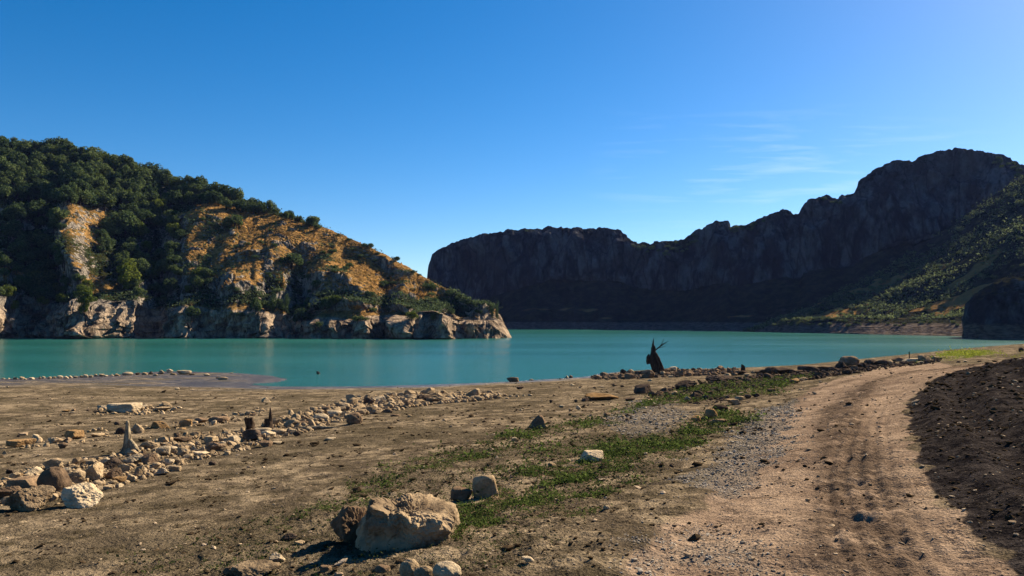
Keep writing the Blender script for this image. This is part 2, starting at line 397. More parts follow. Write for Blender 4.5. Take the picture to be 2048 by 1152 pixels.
GRAVEL = [world_poly([(1385, 985), (1400, 930), (1480, 850), (1540, 812), (1590, 800), (1570, 850), (1555, 900), (1530, 960), (1440, 990)]),
          world_poly([(1240, 1152), (1330, 1060), (1400, 1050), (1560, 1090), (1560, 1152)]),
          world_poly([(1200, 850), (1260, 800), (1350, 800), (1400, 830), (1330, 870), (1240, 880)])]
GREEN = [(world_poly([(120, 1152), (420, 1060), (640, 1000), (900, 930), (1130, 875), (1330, 860), (1480, 845), (1400, 920), (1230, 1010), (1150, 1152), (900, 1180), (500, 1180)]), .48),
         (world_poly([(640, 985), (820, 925), (1000, 870), (1130, 850), (1130, 880), (960, 930), (800, 985)]), .55),
         (world_poly([(860, 1100), (930, 1010), (1010, 975), (1080, 985), (1010, 1040), (940, 1090)]), 1.0),
         (world_poly([(1060, 950), (1200, 890), (1330, 870), (1460, 860), (1400, 900), (1240, 960), (1120, 975)]), .85),
         (world_poly([(1330, 870), (1400, 835), (1480, 830), (1490, 848), (1420, 875)]), .95),
         (world_poly([(1220, 825), (1300, 795), (1420, 770), (1560, 755), (1640, 752), (1560, 790), (1440, 800), (1330, 812)]), .8),
         (world_poly([(1000, 870), (1110, 850), (1290, 820), (1230, 870), (1060, 900)]), .45)]
LIME = world_poly([(1870, 712), (1900, 702), (1985, 701), (1990, 708), (1930, 716)])
LIMEB = world_poly([(1830, 728), (1880, 712), (2048, 703), (2060, 713), (1900, 722)])

def wob(x, y, s, a, k=0): return a * fbm(x * s + 7 * k, y * s - 3 * k, 0.3 + k, 4)
def wsd(x, y, poly, s, a, k=0): return poly_sd(x, y, poly) + wob(x, y, s, a, k)
def line_sd(x, y, L):
    """signed lateral distance and arclength along a polyline (positive to the right of travel)"""
    best = np.full(np.shape(x), 1e9); lat = np.zeros(np.shape(x)); al = np.zeros(np.shape(x)); acc = 0
    for (x0, y0), (x1, y1) in zip(L[:-1], L[1:]):
        ex, ey = x1 - x0, y1 - y0; ll = math.hypot(ex, ey) + 1e-9
        t = np.clip(((x - x0) * ex + (y - y0) * ey) / ll ** 2, 0, 1)
        dx, dy = x - x0 - t * ex, y - y0 - t * ey; d = np.hypot(dx, dy)
        sgn = np.sign(dx * ey - dy * ex); m = d < best
        best = np.where(m, d, best); lat = np.where(m, d * sgn, lat); al = np.where(m, acc + t * ll, al); acc += ll
    return lat, al

def masks(x, y):
    r = {}
    road_sd = wsd(x, y, ROAD, 1.4, 0.35, 1)
    r['road'] = sstep(-0.15, 0.25, road_sd)
    lat, al = line_sd(x, y, RIGHT_EDGE)
    latn = lat + wob(x, y, 2.2, 0.22, 2)
    lat_mid, _ = line_sd(x, y, MIDLINE)
    r['bank'] = sstep(-0.10, 0.06, latn) * (y > -3) * sstep(62, 48, y)
    r['lat'] = lat; r['al'] = al; r['mid'] = lat_mid
    r['road_sd'] = road_sd
    g = np.zeros(np.shape(x))
    n = fbm(x * 2.1, y * 2.1, 5.5, 4); n2 = fbm(x * .5, y * .5, 2.5, 3)
    for poly, w in GREEN:
        g = np.maximum(g, w * sstep(-0.35, 0.5, poly_sd(x, y, poly) + n * 0.8))
    n3 = fbm(x * 5.2, y * 5.2, 3.5, 3)
    r['green'] = np.clip(g * sstep(-0.22, 0.30, n * 1.2 + n2 * 1.3 + n3 * .5 + (g - .62) * 1.5), 0, 1) * (1 - r['road'] * .97) * (1 - r['bank'])
    r['gz'] = g
    gv = np.zeros(np.shape(x))
    for i, poly in enumerate(GRAVEL):
        gv = np.maximum(gv, (1, .55, .6)[i] * sstep(-0.3, 0.35, poly_sd(x, y, poly) + n * 0.9))
    r['gravel'] = gv
    r['lime'] = np.clip(sstep(-0.6, 1.0, poly_sd(x, y, LIME) + n * 1.5) + .55 * sstep(-.5, .8, poly_sd(x, y, LIMEB) + n * 2) * sstep(-.1, .3, n), 0, 1) * (1 - r['road'])
    return r

def ground_z(x, y, mk=None):
    x = np.asarray(x, float); y = np.asarray(y, float)
    if mk is None: mk = masks(x, y)
    z = base_z(x, y)
    dry = sstep(0.02, 0.5, z); near = sstep(60, 12, np.hypot(x, y))
    z = z + wob(x, y, 0.22, 0.10, 3) * dry
    # clods and footprints of dried mud, rougher where weeds grow and on the bank
    rough = 0.027 + 0.026 * np.clip(mk['gz'], 0, 1) - 0.006 * mk['bank'] - 0.008 * mk['road']
    rough = rough * (0.25 + 0.75 * dry)
    z = z + rough * 1.5 * fbm(x * 3.1, y * 3.1, 1.2, 5, gain=0.6)
    z = z + rough * 0.55 * np.maximum(0, ridged(x * 5.5, y * 5.5, 4.4, 3) - 0.55) * 2
    z = z + 0.03 * mk['bank'] * fbm(x * .9, y * .9, 9.1, 3)
    # wheel tracks of the dirt road
    lat, al = mk['lat'], mk['al']; inr = mk['road']
    z = z - 0.045 * np.exp(-((lat + 0.62) / 0.30) ** 2) * inr - 0.04 * np.exp(-((mk['mid'] + 1.25) / 0.45) ** 2) * inr
    z = z + 0.045 * np.exp(-((mk['mid']) / 0.36) ** 2) * inr * (1 + 1.5 * fbm(x * 4, y * 4, 8.8, 3))
    z = z - 0.035 * sstep(-.1, .35, fbm(x * 1.7, y * 2.6, 6.6, 3) - .12) * inr * np.exp(-((mk['mid'] + .35) / .9) ** 2)
    lug = (np.abs(lat + 0.13) < 0.085) & (al < 16)
    z = z + np.where(lug, 0.008 * np.clip(3 * np.sin(al * 2 * math.pi / 0.085 + lat * 9), -1, 1) * sstep(-.15, .2, fbm(x * 1.5, y * 1.5, 3.1, 2)), 0) * near
    z = z + inr * near * .010 * np.sin(lat * 2 * math.pi / .15) * sstep(-1.15, -.9, lat) * sstep(-.2, -.35, lat)
    # ruts beyond the right edge, cut into the dark bank
    b = mk['bank']
    z = z + .75 * b * (0.10 * np.exp(-((lat - 0.42) / 0.16) ** 2) - 0.11 * np.exp(-((lat - 0.85) / 0.20) ** 2) + 0.13 * np.exp(-((lat - 1.35) / 0.28) ** 2)
                 - 0.08 * np.exp(-((lat - 1.9) / .22) ** 2)) * (0.7 + .9 * fbm(x * 1.2, y * 1.2, 3.3, 3))
    # old curved track on the mud flat
    return z

# polar sheet: fine where the view looks, coarse behind
rr = np.concatenate([np.linspace(0.3, 2.2, 8), np.geomspace(2.4, 125, 1000), np.geomspace(130, 420, 14)])
th = np.radians(np.concatenate([np.linspace(-180, -56, 22), np.linspace(-54, -37.2, 40), np.linspace(-37, 37, 560), np.linspace(37.2, 54, 40), np.linspace(56, 180, 22)]))
RR, TH = np.meshgrid(rr, th, indexing='ij')
GX = RR * np.sin(TH); GY = RR * np.cos(TH)
MK = masks(GX, GY); GZ = ground_z(GX, GY, MK)
GP = np.stack([GX, GY, GZ], -1)
wetn = fbm(GX * .25, GY * .8, 7.7, 4)
wet = sstep(0.20, 0.03, GZ + wetn * 0.16) * sstep(20, 30, GY)
# the pool-side mud between spit and shore stays wet
ppx, ppy = project(GX, GY, GZ)
V = GP.reshape(-1, 3); fc = grid_faces(*GX.shape)[:, ::-1]
att = {k_: MK[k_].ravel() for k_ in ('road', 'bank', 'green', 'gravel', 'lime')}; att['wet'] = wet.ravel(); att['strip'] = (np.exp(-((MK['mid'] + .1) / .45) ** 2) + .55 * np.exp(-((MK['mid'] + 1.9) / .35) ** 2)).ravel()
fm = lambda a_: a_.ravel()[fc].mean(1)
f_road = fm(MK['road']); f_bank = fm(MK['bank'])
which = np.where(f_road > .5, 1, np.where(f_bank > .5, 2, 0))
for idx, nm in enumerate(('ground', 'dirt_road', 'earth_bank')):
    ff = fc[which == idx]; used, inv = np.unique(ff, return_inverse=True)
    me = mesh_np(nm, V[used], inv.reshape(ff.shape), True, {k_: v_[used] for k_, v_ in att.items()})
    tag(new_obj(nm, me, M['ground']), kind='structure')

wv_ = np.array([(-900, 30, 0), (900, 30, 0), (900, 900, 0), (-900, 900, 0)], float)
tag(new_obj('water', mesh_np('water', wv_, np.array([[0, 1, 2, 3]])), M['water']), kind='structure')

def ground_hit(px, py):
    rx, rz = ray(px, py); rx, rz = float(rx), float(rz)
    ys = np.geomspace(2.5, 120, 420); g = base_z(rx * ys, ys)
    hit = np.nonzero(CAM_Z + rz * ys < np.maximum(g, -0.02))[0]
    if not len(hit): return rx * 100, 100.0, 0.0
    i = hit[0]; y0 = ys[max(i - 1, 0)]; y1 = ys[i]
    yy = np.linspace(y0, y1, 12); g = ground_z(rx * yy, yy)
    h = np.nonzero(CAM_Z + rz * yy < np.maximum(g, -.02))[0]; D = yy[h[0]] if len(h) else y1
    return rx * D, float(D), float(ground_z(np.array([rx * D]), np.array([D]))[0])

# ------------------------------------------------------------------ hills and cliffs: ribbons from shore to crest
def ribbon(name, s, shore, crest, profile, tt, disp, back, mat, drop_to=-2.0):
    """shore, crest: (n,3); profile(t, s) -> (horizontal 0..1, height 0..1)"""
    nu, nv = len(s), len(tt)
    SS, T = np.meshgrid(s, tt, indexing='ij')
    H, Z = profile(np.clip(T, 0, 1), SS)
    A = shore[:, None, :]; B = crest[:, None, :]
    X = A + (B - A) * H[..., None]
    G = np.empty((nu, nv, 3)); G[..., :2] = X[..., :2]
    G[..., 2] = A[..., 2] + (B[..., 2] - A[..., 2]) * Z
    over = np.clip(T - 1, 0, None)
    d = (crest - shore)[:, :2]; d = d / (np.linalg.norm(d, axis=1, keepdims=True) + 1e-6)
    bk = back[:, None] * over
    G[..., 0] += d[:, None, 0] * bk; G[..., 1] += d[:, None, 1] * bk
    q = np.clip(over / (tt[-1] - 1), 0, 1)
    G[..., 2] = np.where(T > 1, B[..., 2] + (drop_to - B[..., 2]) * (q ** 1.3), G[..., 2])
    return G, SS, T

# ---- the sunlit hill on the left
crest_pts = [(-500, 205, 300), (-300, 235, 296), (0, 286, 275), (120, 300, 270), (200, 322, 264), (300, 345, 258), (380, 368, 250), (440, 385, 246), (500, 403, 240), (560, 425, 234),
             (640, 452, 225), (740, 494, 215), (820, 537, 207), (860, 560, 203), (900, 580, 199), (950, 600, 193), (985, 612, 189), (1003, 635, 186), (1015, 660, 183.5), (1024, 677, 182)]
sh_s = np.linspace(-420, 1024, 1150)
ca = np.array(crest_pts, float)
cpy = np.interp(sh_s, ca[:, 0], ca[:, 1]); cD = np.interp(sh_s, ca[:, 0], ca[:, 2])
crest = P(sh_s, cpy, cD)
sD = 178 + 5.0 * ridged(sh_s * .012, 0.5, 1.7, 3) * sstep(1024, 960, sh_s) - 2.5 + sstep(960, 1024, sh_s) * 3
sD += 7 * np.exp(-((sh_s - 320) / 28) ** 2) + 8 * np.exp(-((sh_s - 95) / 55) ** 2) + 5 * np.exp(-((sh_s - 600) / 45) ** 2) + 5 * np.exp(-((sh_s - 780) / 22) ** 2)
shore = P(sh_s, 676.0, sD); shore[:, 2] = -0.6
tt = np.concatenate([np.linspace(0, 1, 400), 1 + np.linspace(0.01, 1, 30)])
def prof_hill(t, s):
    # low cliff from the water, then the slope, rounding over at the crest
    endk = sstep(1024, 930, s)
    ch = 0.155 + 0.03 * perlin(s * .02, 3.3)           # cliff share of height
    ch = np.clip(ch * (1 + 2.6 * sstep(650, 1000, s)), 0, 0.75)
    a_ = 0.22                                          # rows spent on the cliff
    tc_ = np.clip(t / a_, 0, 1); ts = np.clip((t - a_) / (1 - a_), 0, 1)
    H = np.where(t < a_, 0.045 * tc_ * (1 + 2.5 * sstep(900, 1010, s)), 0)
    h0 = 0.045 * (1 + 2.5 * sstep(900, 1010, s))
    H = np.where(t < a_, H, h0 + (1 - h0) * ts)
    Zs = ch + (1 - ch) * (ts * 1.16 - 0.16 * ts ** 2.4) / 1.0
    Z = np.where(t < a_, ch * tc_, np.minimum(Zs, 1.0))
    return H, Z
G, SS, T = ribbon('hill', sh_s, shore, crest, prof_hill, tt, None, np.interp(sh_s, [-420, 600, 950, 1024], [160, 70, 14, 4]), None)
x_, y_, z_ = G[..., 0].copy(), G[..., 1].copy(), G[..., 2].copy()
front = sstep(1.25, 0.98, T)
slope = sstep(0.20, 0.32, T) * sstep(1.1, .92, T)
endf = sstep(1020, 960, SS)
# spurs and gullies running down the slope
gul = ridged(x_ * .030 + .004 * z_, y_ * .006 + 3.1, 0.7, 3)
G[..., 2] += (gul - .62) * 5.0 * slope * endf * sstep(1.0, .80, T)
px_, py_ = project(x_, y_, z_)
def blob(cx, cy, rx_, ry_, rot=0.0):
    c_, s_ = math.cos(rot), math.sin(rot); u = (px_ - cx) * c_ + (py_ - cy) * s_; v = -(px_ - cx) * s_ + (py_ - cy) * c_
    return np.exp(-((u / rx_) ** 2 + (v / ry_) ** 2))
crag = np.zeros_like(x_)
for b_ in [(160, 415, 32, 22), (160, 500, 42, 42), (320, 400, 45, 12), (365, 420, 40, 14), (430, 435, 40, 18), (520, 503, 75, 18), (605, 480, 45, 28, .6), (640, 540, 38, 34), (470, 560, 48, 42),
           (700, 560, 60, 22, .4), (560, 590, 30, 22), (720, 610, 60, 14), (820, 612, 60, 14), (900, 620, 60, 18), (960, 600, 30, 18), (300, 595, 40, 10), (640, 600, 40, 20), (780, 520, 50, 10, .5), (250, 600, 60, 12)]:
    crag = np.maximum(crag, blob(*b_))
gully = np.zeros_like(x_)
for b_ in [(290, 480, 75, 70), (60, 480, 75, 60), (330, 560, 90, 32), (60, 575, 90, 30), (600, 580, 30, 60), (545, 575, 26, 28)]:
    gully = np.maximum(gully, blob(*b_))
G[..., 2] -= 4.0 * gully * slope
spb = blob(165, 470, 34, 80)
G[..., 1] -= (2.5 * crag + 7 * spb) * slope; G[..., 2] += 3 * spb * slope; crag = np.maximum(crag, spb * 1.1)
cn_ = fbm(x_ * .05, z_ * .09, y_ * .05, 4)
cragm = np.clip(sstep(.55, .95, crag + cn_ * 1.2) + .7 * sstep(.28, .46, cn_) * sstep(300, 480, px_ + py_ * .4), 0, 1) * slope * endf
# terracing makes ledges with short vertical faces
Pz = 4.2
q = (z_ + 2.4 * fbm(x_ * .06, y_ * .06, 5.1, 3)) / Pz
fr = q - np.floor(q); G[..., 2] += cragm * (sstep(.25, .70, fr) - fr) * Pz * .8
N = grid_normals(G); N *= np.sign(N[..., 2:3] + 1e-6)
N[..., 2] *= .5
cliffm = sstep(0.27, 0.16, T) * sstep(-.02, .03, T) + 0 * T
rk = np.clip(cragm + cliffm, 0, 1)
st = ridged(x_ * .16 + .03 * z_, y_ * .16, z_ * .045, 4) - .55
st2 = ridged(x_ * .55 + .25 * z_, y_ * .5, z_ * .16, 3) - .5
big = ridged(x_ * .055, y_ * .05, z_ * .05 + 4, 3) - .6
spot = sstep(.20, .34, fbm(x_ * .22, y_ * .22, z_ * .22 + 3, 4)) * slope * (1 - cragm)
dd = rk * (1.7 * st + .9 * st2) + cliffm * 5.0 * big * endf + (1 - rk) * (.9 * fbm(x_ * .25, y_ * .25, z_ * .25, 4) + .25 * ridged(x_ * .8, y_ * .8, z_ * .8, 2))
dd += spot * (.5 + 1.2 * st2.clip(-.3, 1))
dd *= front * (0.35 + .65 * endf)
G += N * dd[..., None]
def tri(p): f_ = p - np.floor(p); return np.where(f_ < .72, f_ / .72, 1 - (f_ - .72) / .28)
wx = x_ + 2.2 * fbm(x_ * .08, z_ * .2, y_ * .08, 3) * 2 + z_ * .35
wz = x_ + 1.2 * fbm(x_ * .3, z_ * .4, 4.4, 3) * 2 - z_ * .5
amp_ = np.clip(sstep(-.25, .35, fbm(x_ * .035, z_ * .08, 6.6, 3)) + sstep(720, 820, px_) * .8, 0, 1.2)
G[..., 1] -= (cliffm * 5.2 * amp_ * (.3 + .7 * endf) + 1.8 * cragm) * tri(wx / 9.5) + (cliffm * 1.1 + .8 * cragm) * tri(wz / 2.7) * (.3 + .7 * endf)
wpx = px_ + 9 * fbm(x_ * .15, z_ * .25, 3.3, 3) + z_ * 1.2
for c_, w_, A_ in [(2, 42, 6.5), (232, 58, 7.5), (352, 28, 5), (395, 16, 3), (548, 20, 4), (640, 22, 4.5), (690, 22, 4), (745, 16, 3), (822, 46, 6), (890, 22, 3.5), (950, 50, 5)]:
    G[..., 1] -= cliffm * A_ * (sstep(c_ - 3 * w_, c_, wpx) - sstep(c_, c_ + w_, wpx))
slab = cliffm * .9 * np.round(fbm(x_ * .22 + z_ * .10, y_ * .2, z_ * .06 + 9, 2) * 5) / 1.6
G[..., 1] -= slab * endf; G[..., 0] += slab * .6 * endf
HG = G; N = grid_normals(G); nz = np.abs(N[..., 2])
rock = np.clip(sstep(.66, .48, nz) * np.clip(slope * .75 + .3, 0, 1) + cliffm * 1.2 + .30 * cragm + .55 * spot + sstep(860, 900, px_) * sstep(7.0, 5.0, z_), 0, 1)
grn = np.clip(gully * 1.3 + .9 * sstep(-.1, .3, fbm(x_ * .04, y_ * .04, 8.8, 3) - sstep(380, 520, px_) * .3 + .05) * sstep(600, 560, py_) * sstep(700, 400, px_)
              + sstep(18, 0, py_ - np.interp(px_, [-500, 0, 100, 300, 380, 480, 560, 640], [385, 392, 398, 400, 392, 405, 425, 450])) * sstep(700, 600, px_)
              + .8 * np.exp(-((z_ - 9) / 2.5) ** 2) + sstep(830, 960, px_) * .4 * sstep(5, 9, z_), 0, 1)
me = mesh_np('hill', G.reshape(-1, 3), grid_faces(*SS.shape), False, {'rock': rock.ravel(), 'green': grn.ravel()})
tag(new_obj('hill', me, M['hill']), kind='structure')

def make_pick(G, ymax=1e9):
    V = G.reshape(-1, 3); X, Y = project(V[:, 0], V[:, 1], V[:, 2])
    ok = Y < ymax; idx = np.nonzero(ok)[0]; X = X[ok]; Y = Y[ok]; D = V[ok, 1]
    def pick(px, py, r=3.0):
        d2 = (X - px) ** 2 + (Y - py) ** 2; c = np.nonzero(d2 < r * r)[0]
        if not len(c): return V[idx[np.argmin(d2)]]
        return V[idx[c[np.argmin(D[c])]]]
    return pick
hill_pick = make_pick(HG); rockH, grnH = rock, grn

# ---- the shaded cliff range across the lake
ms = np.linspace(842, 2700, 1100)
sk = [(842, 664), (848, 600), (856, 535), (864, 508), (885, 495), (910, 485), (940, 475), (990, 464), (1040, 459), (1100, 456), (1160, 458), (1200, 456), (1235, 459), (1250, 468), (1262, 482), (1275, 486), (1330, 486),
      (1365, 478), (1395, 462), (1425, 445), (1440, 441), (1456, 441), (1461, 455), (1500, 450), (1530, 432), (1555, 424), (1572, 418), (1588, 429), (1600, 430), (1606, 410), (1625, 396), (1660, 393), (1676, 400), (1690, 395),
      (1708, 388), (1720, 365), (1745, 342), (1770, 328), (1800, 320), (1822, 325), (1850, 312), (1880, 301), (1930, 299), (1970, 306), (2010, 315), (2048, 332), (2120, 385), (2250, 480), (2450, 570), (2700, 620)]
cD = np.interp(ms, [842, 860, 900, 1100, 1300, 1500, 1700, 1900, 2048, 2300, 2700], [418, 416, 412, 405, 385, 352, 345, 335, 322, 300, 280])
crest = P(ms, interp(ms, sk, 1) + 5 * (ridged(ms * .035, 1.1, 2.2, 4) - .6) * sstep(856, 900, ms), cD)
sD = np.interp(ms, [842, 1020, 1300, 1500, 1700, 1900, 2100, 2700], [402, 355, 320, 283, 262, 250, 240, 220])
sD += 9 * fbm(ms * .01, 2.2, 1.1, 3)
rxs, _ = ray(ms, 660.0)
shore = np.stack([rxs * sD, sD, np.full_like(sD, -1.0)], -1)
mt = np.concatenate([np.linspace(0, 1, 230), 1 + np.linspace(.02, 1, 20)])
cb = np.interp(ms, [842, 900, 1100, 1250, 1400, 1600, 1750, 1900, 2048, 2300], [.12, .22, .46, .46, .40, .42, .45, .50, .62, .8])   # height share where the cliff starts
def prof_mt(t, s):
    c0 = np.interp(s, ms, cb); a1 = 0.08; a2 = 0.45
    z1 = 0.085
    H = np.where(t < a1, .16 * t / a1, np.where(t < a2, .16 + .62 * (t - a1) / (a2 - a1), .78 + .22 * ((t - a2) / (1 - a2)) ** 2.2))
    Z = np.where(t < a1, z1 * t / a1, np.where(t < a2, z1 + (c0 - z1) * ((t - a1) / (a2 - a1)) ** 1.25, c0 + (1 - c0) * (1 - (1 - (t - a2) / (1 - a2)) ** 1.25)))
    return H, Z
G, SS, T = ribbon('mountain', ms, shore, crest, prof_mt, mt, None, np.full(len(ms), 170.0), None)
x_, y_, z_ = G[..., 0].copy(), G[..., 1].copy(), G[..., 2].copy()
N = grid_normals(G); N *= np.sign(N[..., 2:3] + 1e-6)
cl = sstep(.42, .50, T) * sstep(1.15, .97, T); ta = sstep(.08, .14, T) * sstep(.50, .42, T)
but = ridged(x_ * .018 + z_ * .004, y_ * .018, z_ * .003 + 2, 3) - .55
st = ridged(x_ * .07, y_ * .07, z_ * .018, 4) - .5
sm = ridged(x_ * .3, y_ * .3, z_ * .12, 3) - .5
edge = sstep(850, 900, SS)
d_ = cl * (11 * but * sstep(1.0, .8, T) + 5.5 * st * sstep(1.02, .92, T) + 1.1 * sm) * (.3 + .7 * edge) + ta * (5 * (ridged(x_ * .022, y_ * .012, 1.1, 3) - .6) + 1.2 * fbm(x_ * .12, y_ * .12, z_ * .12, 4))
d_ += (1 - cl - ta).clip(0, 1) * .5 * fbm(x_ * .15, y_ * .15, z_ * .3, 4)
G += N * d_[..., None]
MG = G; px_, py_ = project(G[..., 0], G[..., 1], G[..., 2])
N = grid_normals(G); nz = np.abs(N[..., 2])
rock = np.clip(sstep(.62, .42, nz) + cl * .75 - sstep(.55, .8, nz) * .9 * sstep(.9, .98, T), 0, 1)
rock = np.where(ta > .5, rock * .35, rock)
rock = np.where((np.abs(SS - 1320) < 55) & (T > .9), 0, rock)
dry = sstep(.12, .4, fbm(x_ * .03, y_ * .05, 3.3, 3)) * sstep(3.5, 5, z_) * sstep(13, 7, z_) * sstep(.30, .2, T)
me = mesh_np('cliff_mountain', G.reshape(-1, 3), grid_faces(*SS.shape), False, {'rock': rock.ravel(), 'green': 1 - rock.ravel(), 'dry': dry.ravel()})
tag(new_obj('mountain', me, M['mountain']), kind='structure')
mount_pick = make_pick(MG)

# ---- the scrub-covered spur on the right
ss = np.linspace(1495, 2700, 800)
sc = [(1495, 664, 283), (1530, 652, 286), (1570, 636, 288), (1600, 624, 290), (1650, 600, 293), (1700, 574, 297), (1760, 543, 300), (1830, 500, 302), (1900, 452, 300), (1950, 415, 296), (2000, 382, 292), (2048, 350, 292), (2200, 330, 285), (2450, 470, 270), (2700, 560, 250)]
crest = P(ss, interp(ss, sc, 1), interp(ss, sc, 2))
sD = np.interp(ss, [1495, 1520, 1600, 1700, 1900, 2100, 2700], [281, 270, 248, 228, 196, 172, 140]) + 5 * fbm(ss * .013, 5.2, 1.1, 3) * sstep(1495, 1560, ss)
rxs, _ = ray(ss, 660.0)
shore = np.stack([rxs * sD, sD, np.full_like(sD, -.6)], -1)
st_t = np.concatenate([np.linspace(0, 1, 330), 1 + np.linspace(.02, 1, 20)])
def prof_sp(t, s):
    a1 = .14; k_ = sstep(1500, 1620, s)
    zz = 4.6; zc = np.interp(s, ss, crest[:, 2]) + .6
    z1 = np.minimum(zz / zc, .9)
    H = np.where(t < a1, .17 * t / a1, .17 + .83 * (t - a1) / (1 - a1))
    u = (t - a1) / (1 - a1)
    Z = np.where(t < a1, z1 * (t / a1) ** .9, z1 + (1 - z1) * np.clip(u, 0, 1) ** 1.08)
    return H, Z
G, SS, T = ribbon('spur', ss, shore, crest, prof_sp, st_t, None, np.interp(ss, [1495, 1600, 1900, 2700], [8, 20, 60, 90]), None, drop_to=2.0)
x_, y_, z_ = G[..., 0].copy(), G[..., 1].copy(), G[..., 2].copy()
sl = sstep(.12, .25, T) * sstep(1.0, .9, T) * sstep(1500, 1600, SS)
G[..., 2] += sl * (3.2 * (ridged(x_ * .02, y_ * .025, 4.4, 3) - .6) + 1.3 * fbm(x_ * .1, y_ * .1, 2.2, 4)) + .25 * fbm(x_ * .4, y_ * .4, 1.2, 3)
G[..., 2] += sstep(.14, .02, T) * .35 * fbm(x_ * .05, z_ * 1.2, 3.3, 3)
SG = G; px_, py_ = project(G[..., 0], G[..., 1], G[..., 2])
drn = fbm(x_ * .035, y_ * .06, 6.1, 4)
dry = np.clip(sstep(.06, .2, drn) * sl * sstep(440, 560, py_) + 1.2 * sstep(1680, 1600, SS) * sstep(.8, .95, T) * sstep(4.2, 5, z_) + .9 * sstep(4.3, 4.9, z_) * sstep(7.0, 5.5, z_) * sstep(-.15, .15, fbm(x_ * .05, y_ * .02, 2.5, 3)), 0, 1)
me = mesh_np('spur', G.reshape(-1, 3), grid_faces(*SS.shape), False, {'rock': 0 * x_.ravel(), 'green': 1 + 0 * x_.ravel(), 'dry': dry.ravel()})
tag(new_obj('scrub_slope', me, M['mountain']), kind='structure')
spur_pick = make_pick(SG)

# ---- dark headland at the right edge of the picture
nu, nv = 220, 160
U, Vv = np.meshgrid(np.linspace(0, 2 * math.pi, nu), np.linspace(0, 1, nv), indexing='ij')
hp = np.sin(Vv * math.pi / 2) ** .75; rad = np.cos(Vv * math.pi / 2) ** .62
hx = 125.5 + rad * np.cos(U) * 23.5; hy = 178 + rad * np.sin(U) * 18; hz = -1 + hp * 16.6 + .8 * np.cos(U) * hp
bumpy = 1.8 * (ridged(hx * .09, hy * .09, hz * .05, 4) - .55) + .7 * (ridged(hx * .4, hy * .4, hz * .2, 3) - .5)
hx = hx + np.cos(U) * bumpy; hy = hy + np.sin(U) * bumpy; hz = hz + hp * bumpy * .6
hG = np.stack([hx, hy, hz], -1)
N = grid_normals(hG); rk = sstep(.8, .5, np.abs(N[..., 2]))
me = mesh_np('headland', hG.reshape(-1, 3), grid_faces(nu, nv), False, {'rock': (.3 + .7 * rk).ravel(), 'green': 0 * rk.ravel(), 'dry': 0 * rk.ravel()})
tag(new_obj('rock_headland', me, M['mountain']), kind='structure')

# ------------------------------------------------------------------ stones
def ico(sub):
    bm = bmesh.new(); bmesh.ops.create_icosphere(bm, subdivisions=sub, radius=1.0)
    bm.verts.ensure_lookup_table()
    V = np.array([v.co[:] for v in bm.verts]); Fc = np.array([[v.index for v in f.verts] for f in bm.faces]); bm.free()
    return V / np.linalg.norm(V, axis=1)[:, None], Fc
import bmesh
ICO = {k_: ico(k_) for k_ in (1, 2, 3, 4, 5, 6)}
def stone_shape(seed, kind, sub=3):
    """unit stone: x,y in about -.5...5, z 0..1; flat facets cut from a ball, then weathered"""
    r = np.random.default_rng(seed); D, Fc = ICO[sub]
    if kind == 'round':
        R = 1 + .22 * fbm(D[:, 0] * 1.1 + seed, D[:, 1] * 1.1, D[:, 2] * 1.1, 3)
    else:
        K = {'block': 6, 'sharp': 8, 'slab': 9, 'rough': 11}[kind]
        if kind == 'block':
            Nn = np.array([[1, 0, 0], [-1, 0, 0], [0, 1, 0], [0, -1, 0], [0, 0, 1], [0, 0, -1]], float) + r.normal(size=(6, 3)) * .24
            hh = r.uniform(.72, .9, 6)
            Nn = np.r_[Nn, r.normal(size=(4, 3))]; hh = np.r_[hh, r.uniform(.95, 1.1, 4)]
        else:
            Nn = r.normal(size=(K, 3)); Nn = np.r_[Nn, [[0, 0, 1.0]]] if kind == 'slab' else Nn
            hh = r.uniform(.5, .95, len(Nn))
            if kind == 'slab': hh[-1] = .45
        Nn /= np.linalg.norm(Nn, axis=1)[:, None]
        dt = D @ Nn.T
        Rk = np.where(dt > .05, hh / np.maximum(dt, .05), 9)
        Rk = np.c_[Rk, np.full(len(D), 1.25)]
        R = -np.log(np.exp(-Rk * 34).sum(1)) / 34          # slightly rounded edges
    amp = {'round': .03, 'block': .05, 'sharp': .07, 'slab': .06, 'rough': .11}[kind]
    P3 = D * R[:, None]
    R = R + amp * fbm(P3[:, 0] * 2.6 + seed, P3[:, 1] * 2.6, P3[:, 2] * 2.6, 4, gain=.6) * 1.4 + (amp * .8 * (ridged(P3[:, 0] * 3 + seed, P3[:, 1] * 3, P3[:, 2] * 3.5, 2) - .6) if kind != 'round' else 0)
    V = D * R[:, None]
    V -= V.min(0); V /= V.max(0); V[:, :2] -= .5
    return V, Fc
SHAPES = {}
def stone_mesh(kind, var, matname, sub):
    key = (kind, var, matname, sub)
    if key not in SHAPES:
        V, Fc = stone_shape(var * 7 + hash_kind[kind], kind, sub)
        SHAPES[key] = mesh_np('stone', V, Fc, sub >= 4 and kind in ('round', 'block'))
        SHAPES[key].materials.append(M[matname])
        if kind in ('round',):
            SHAPES[key].polygons.foreach_set('use_smooth', np.ones(len(Fc), bool))
    return SHAPES[key]
hash_kind = {'round': 1, 'block': 2, 'sharp': 3, 'slab': 4, 'rough': 5}
PLACED = []      # (object, px, zone, description)
_rv = random.Random(5)
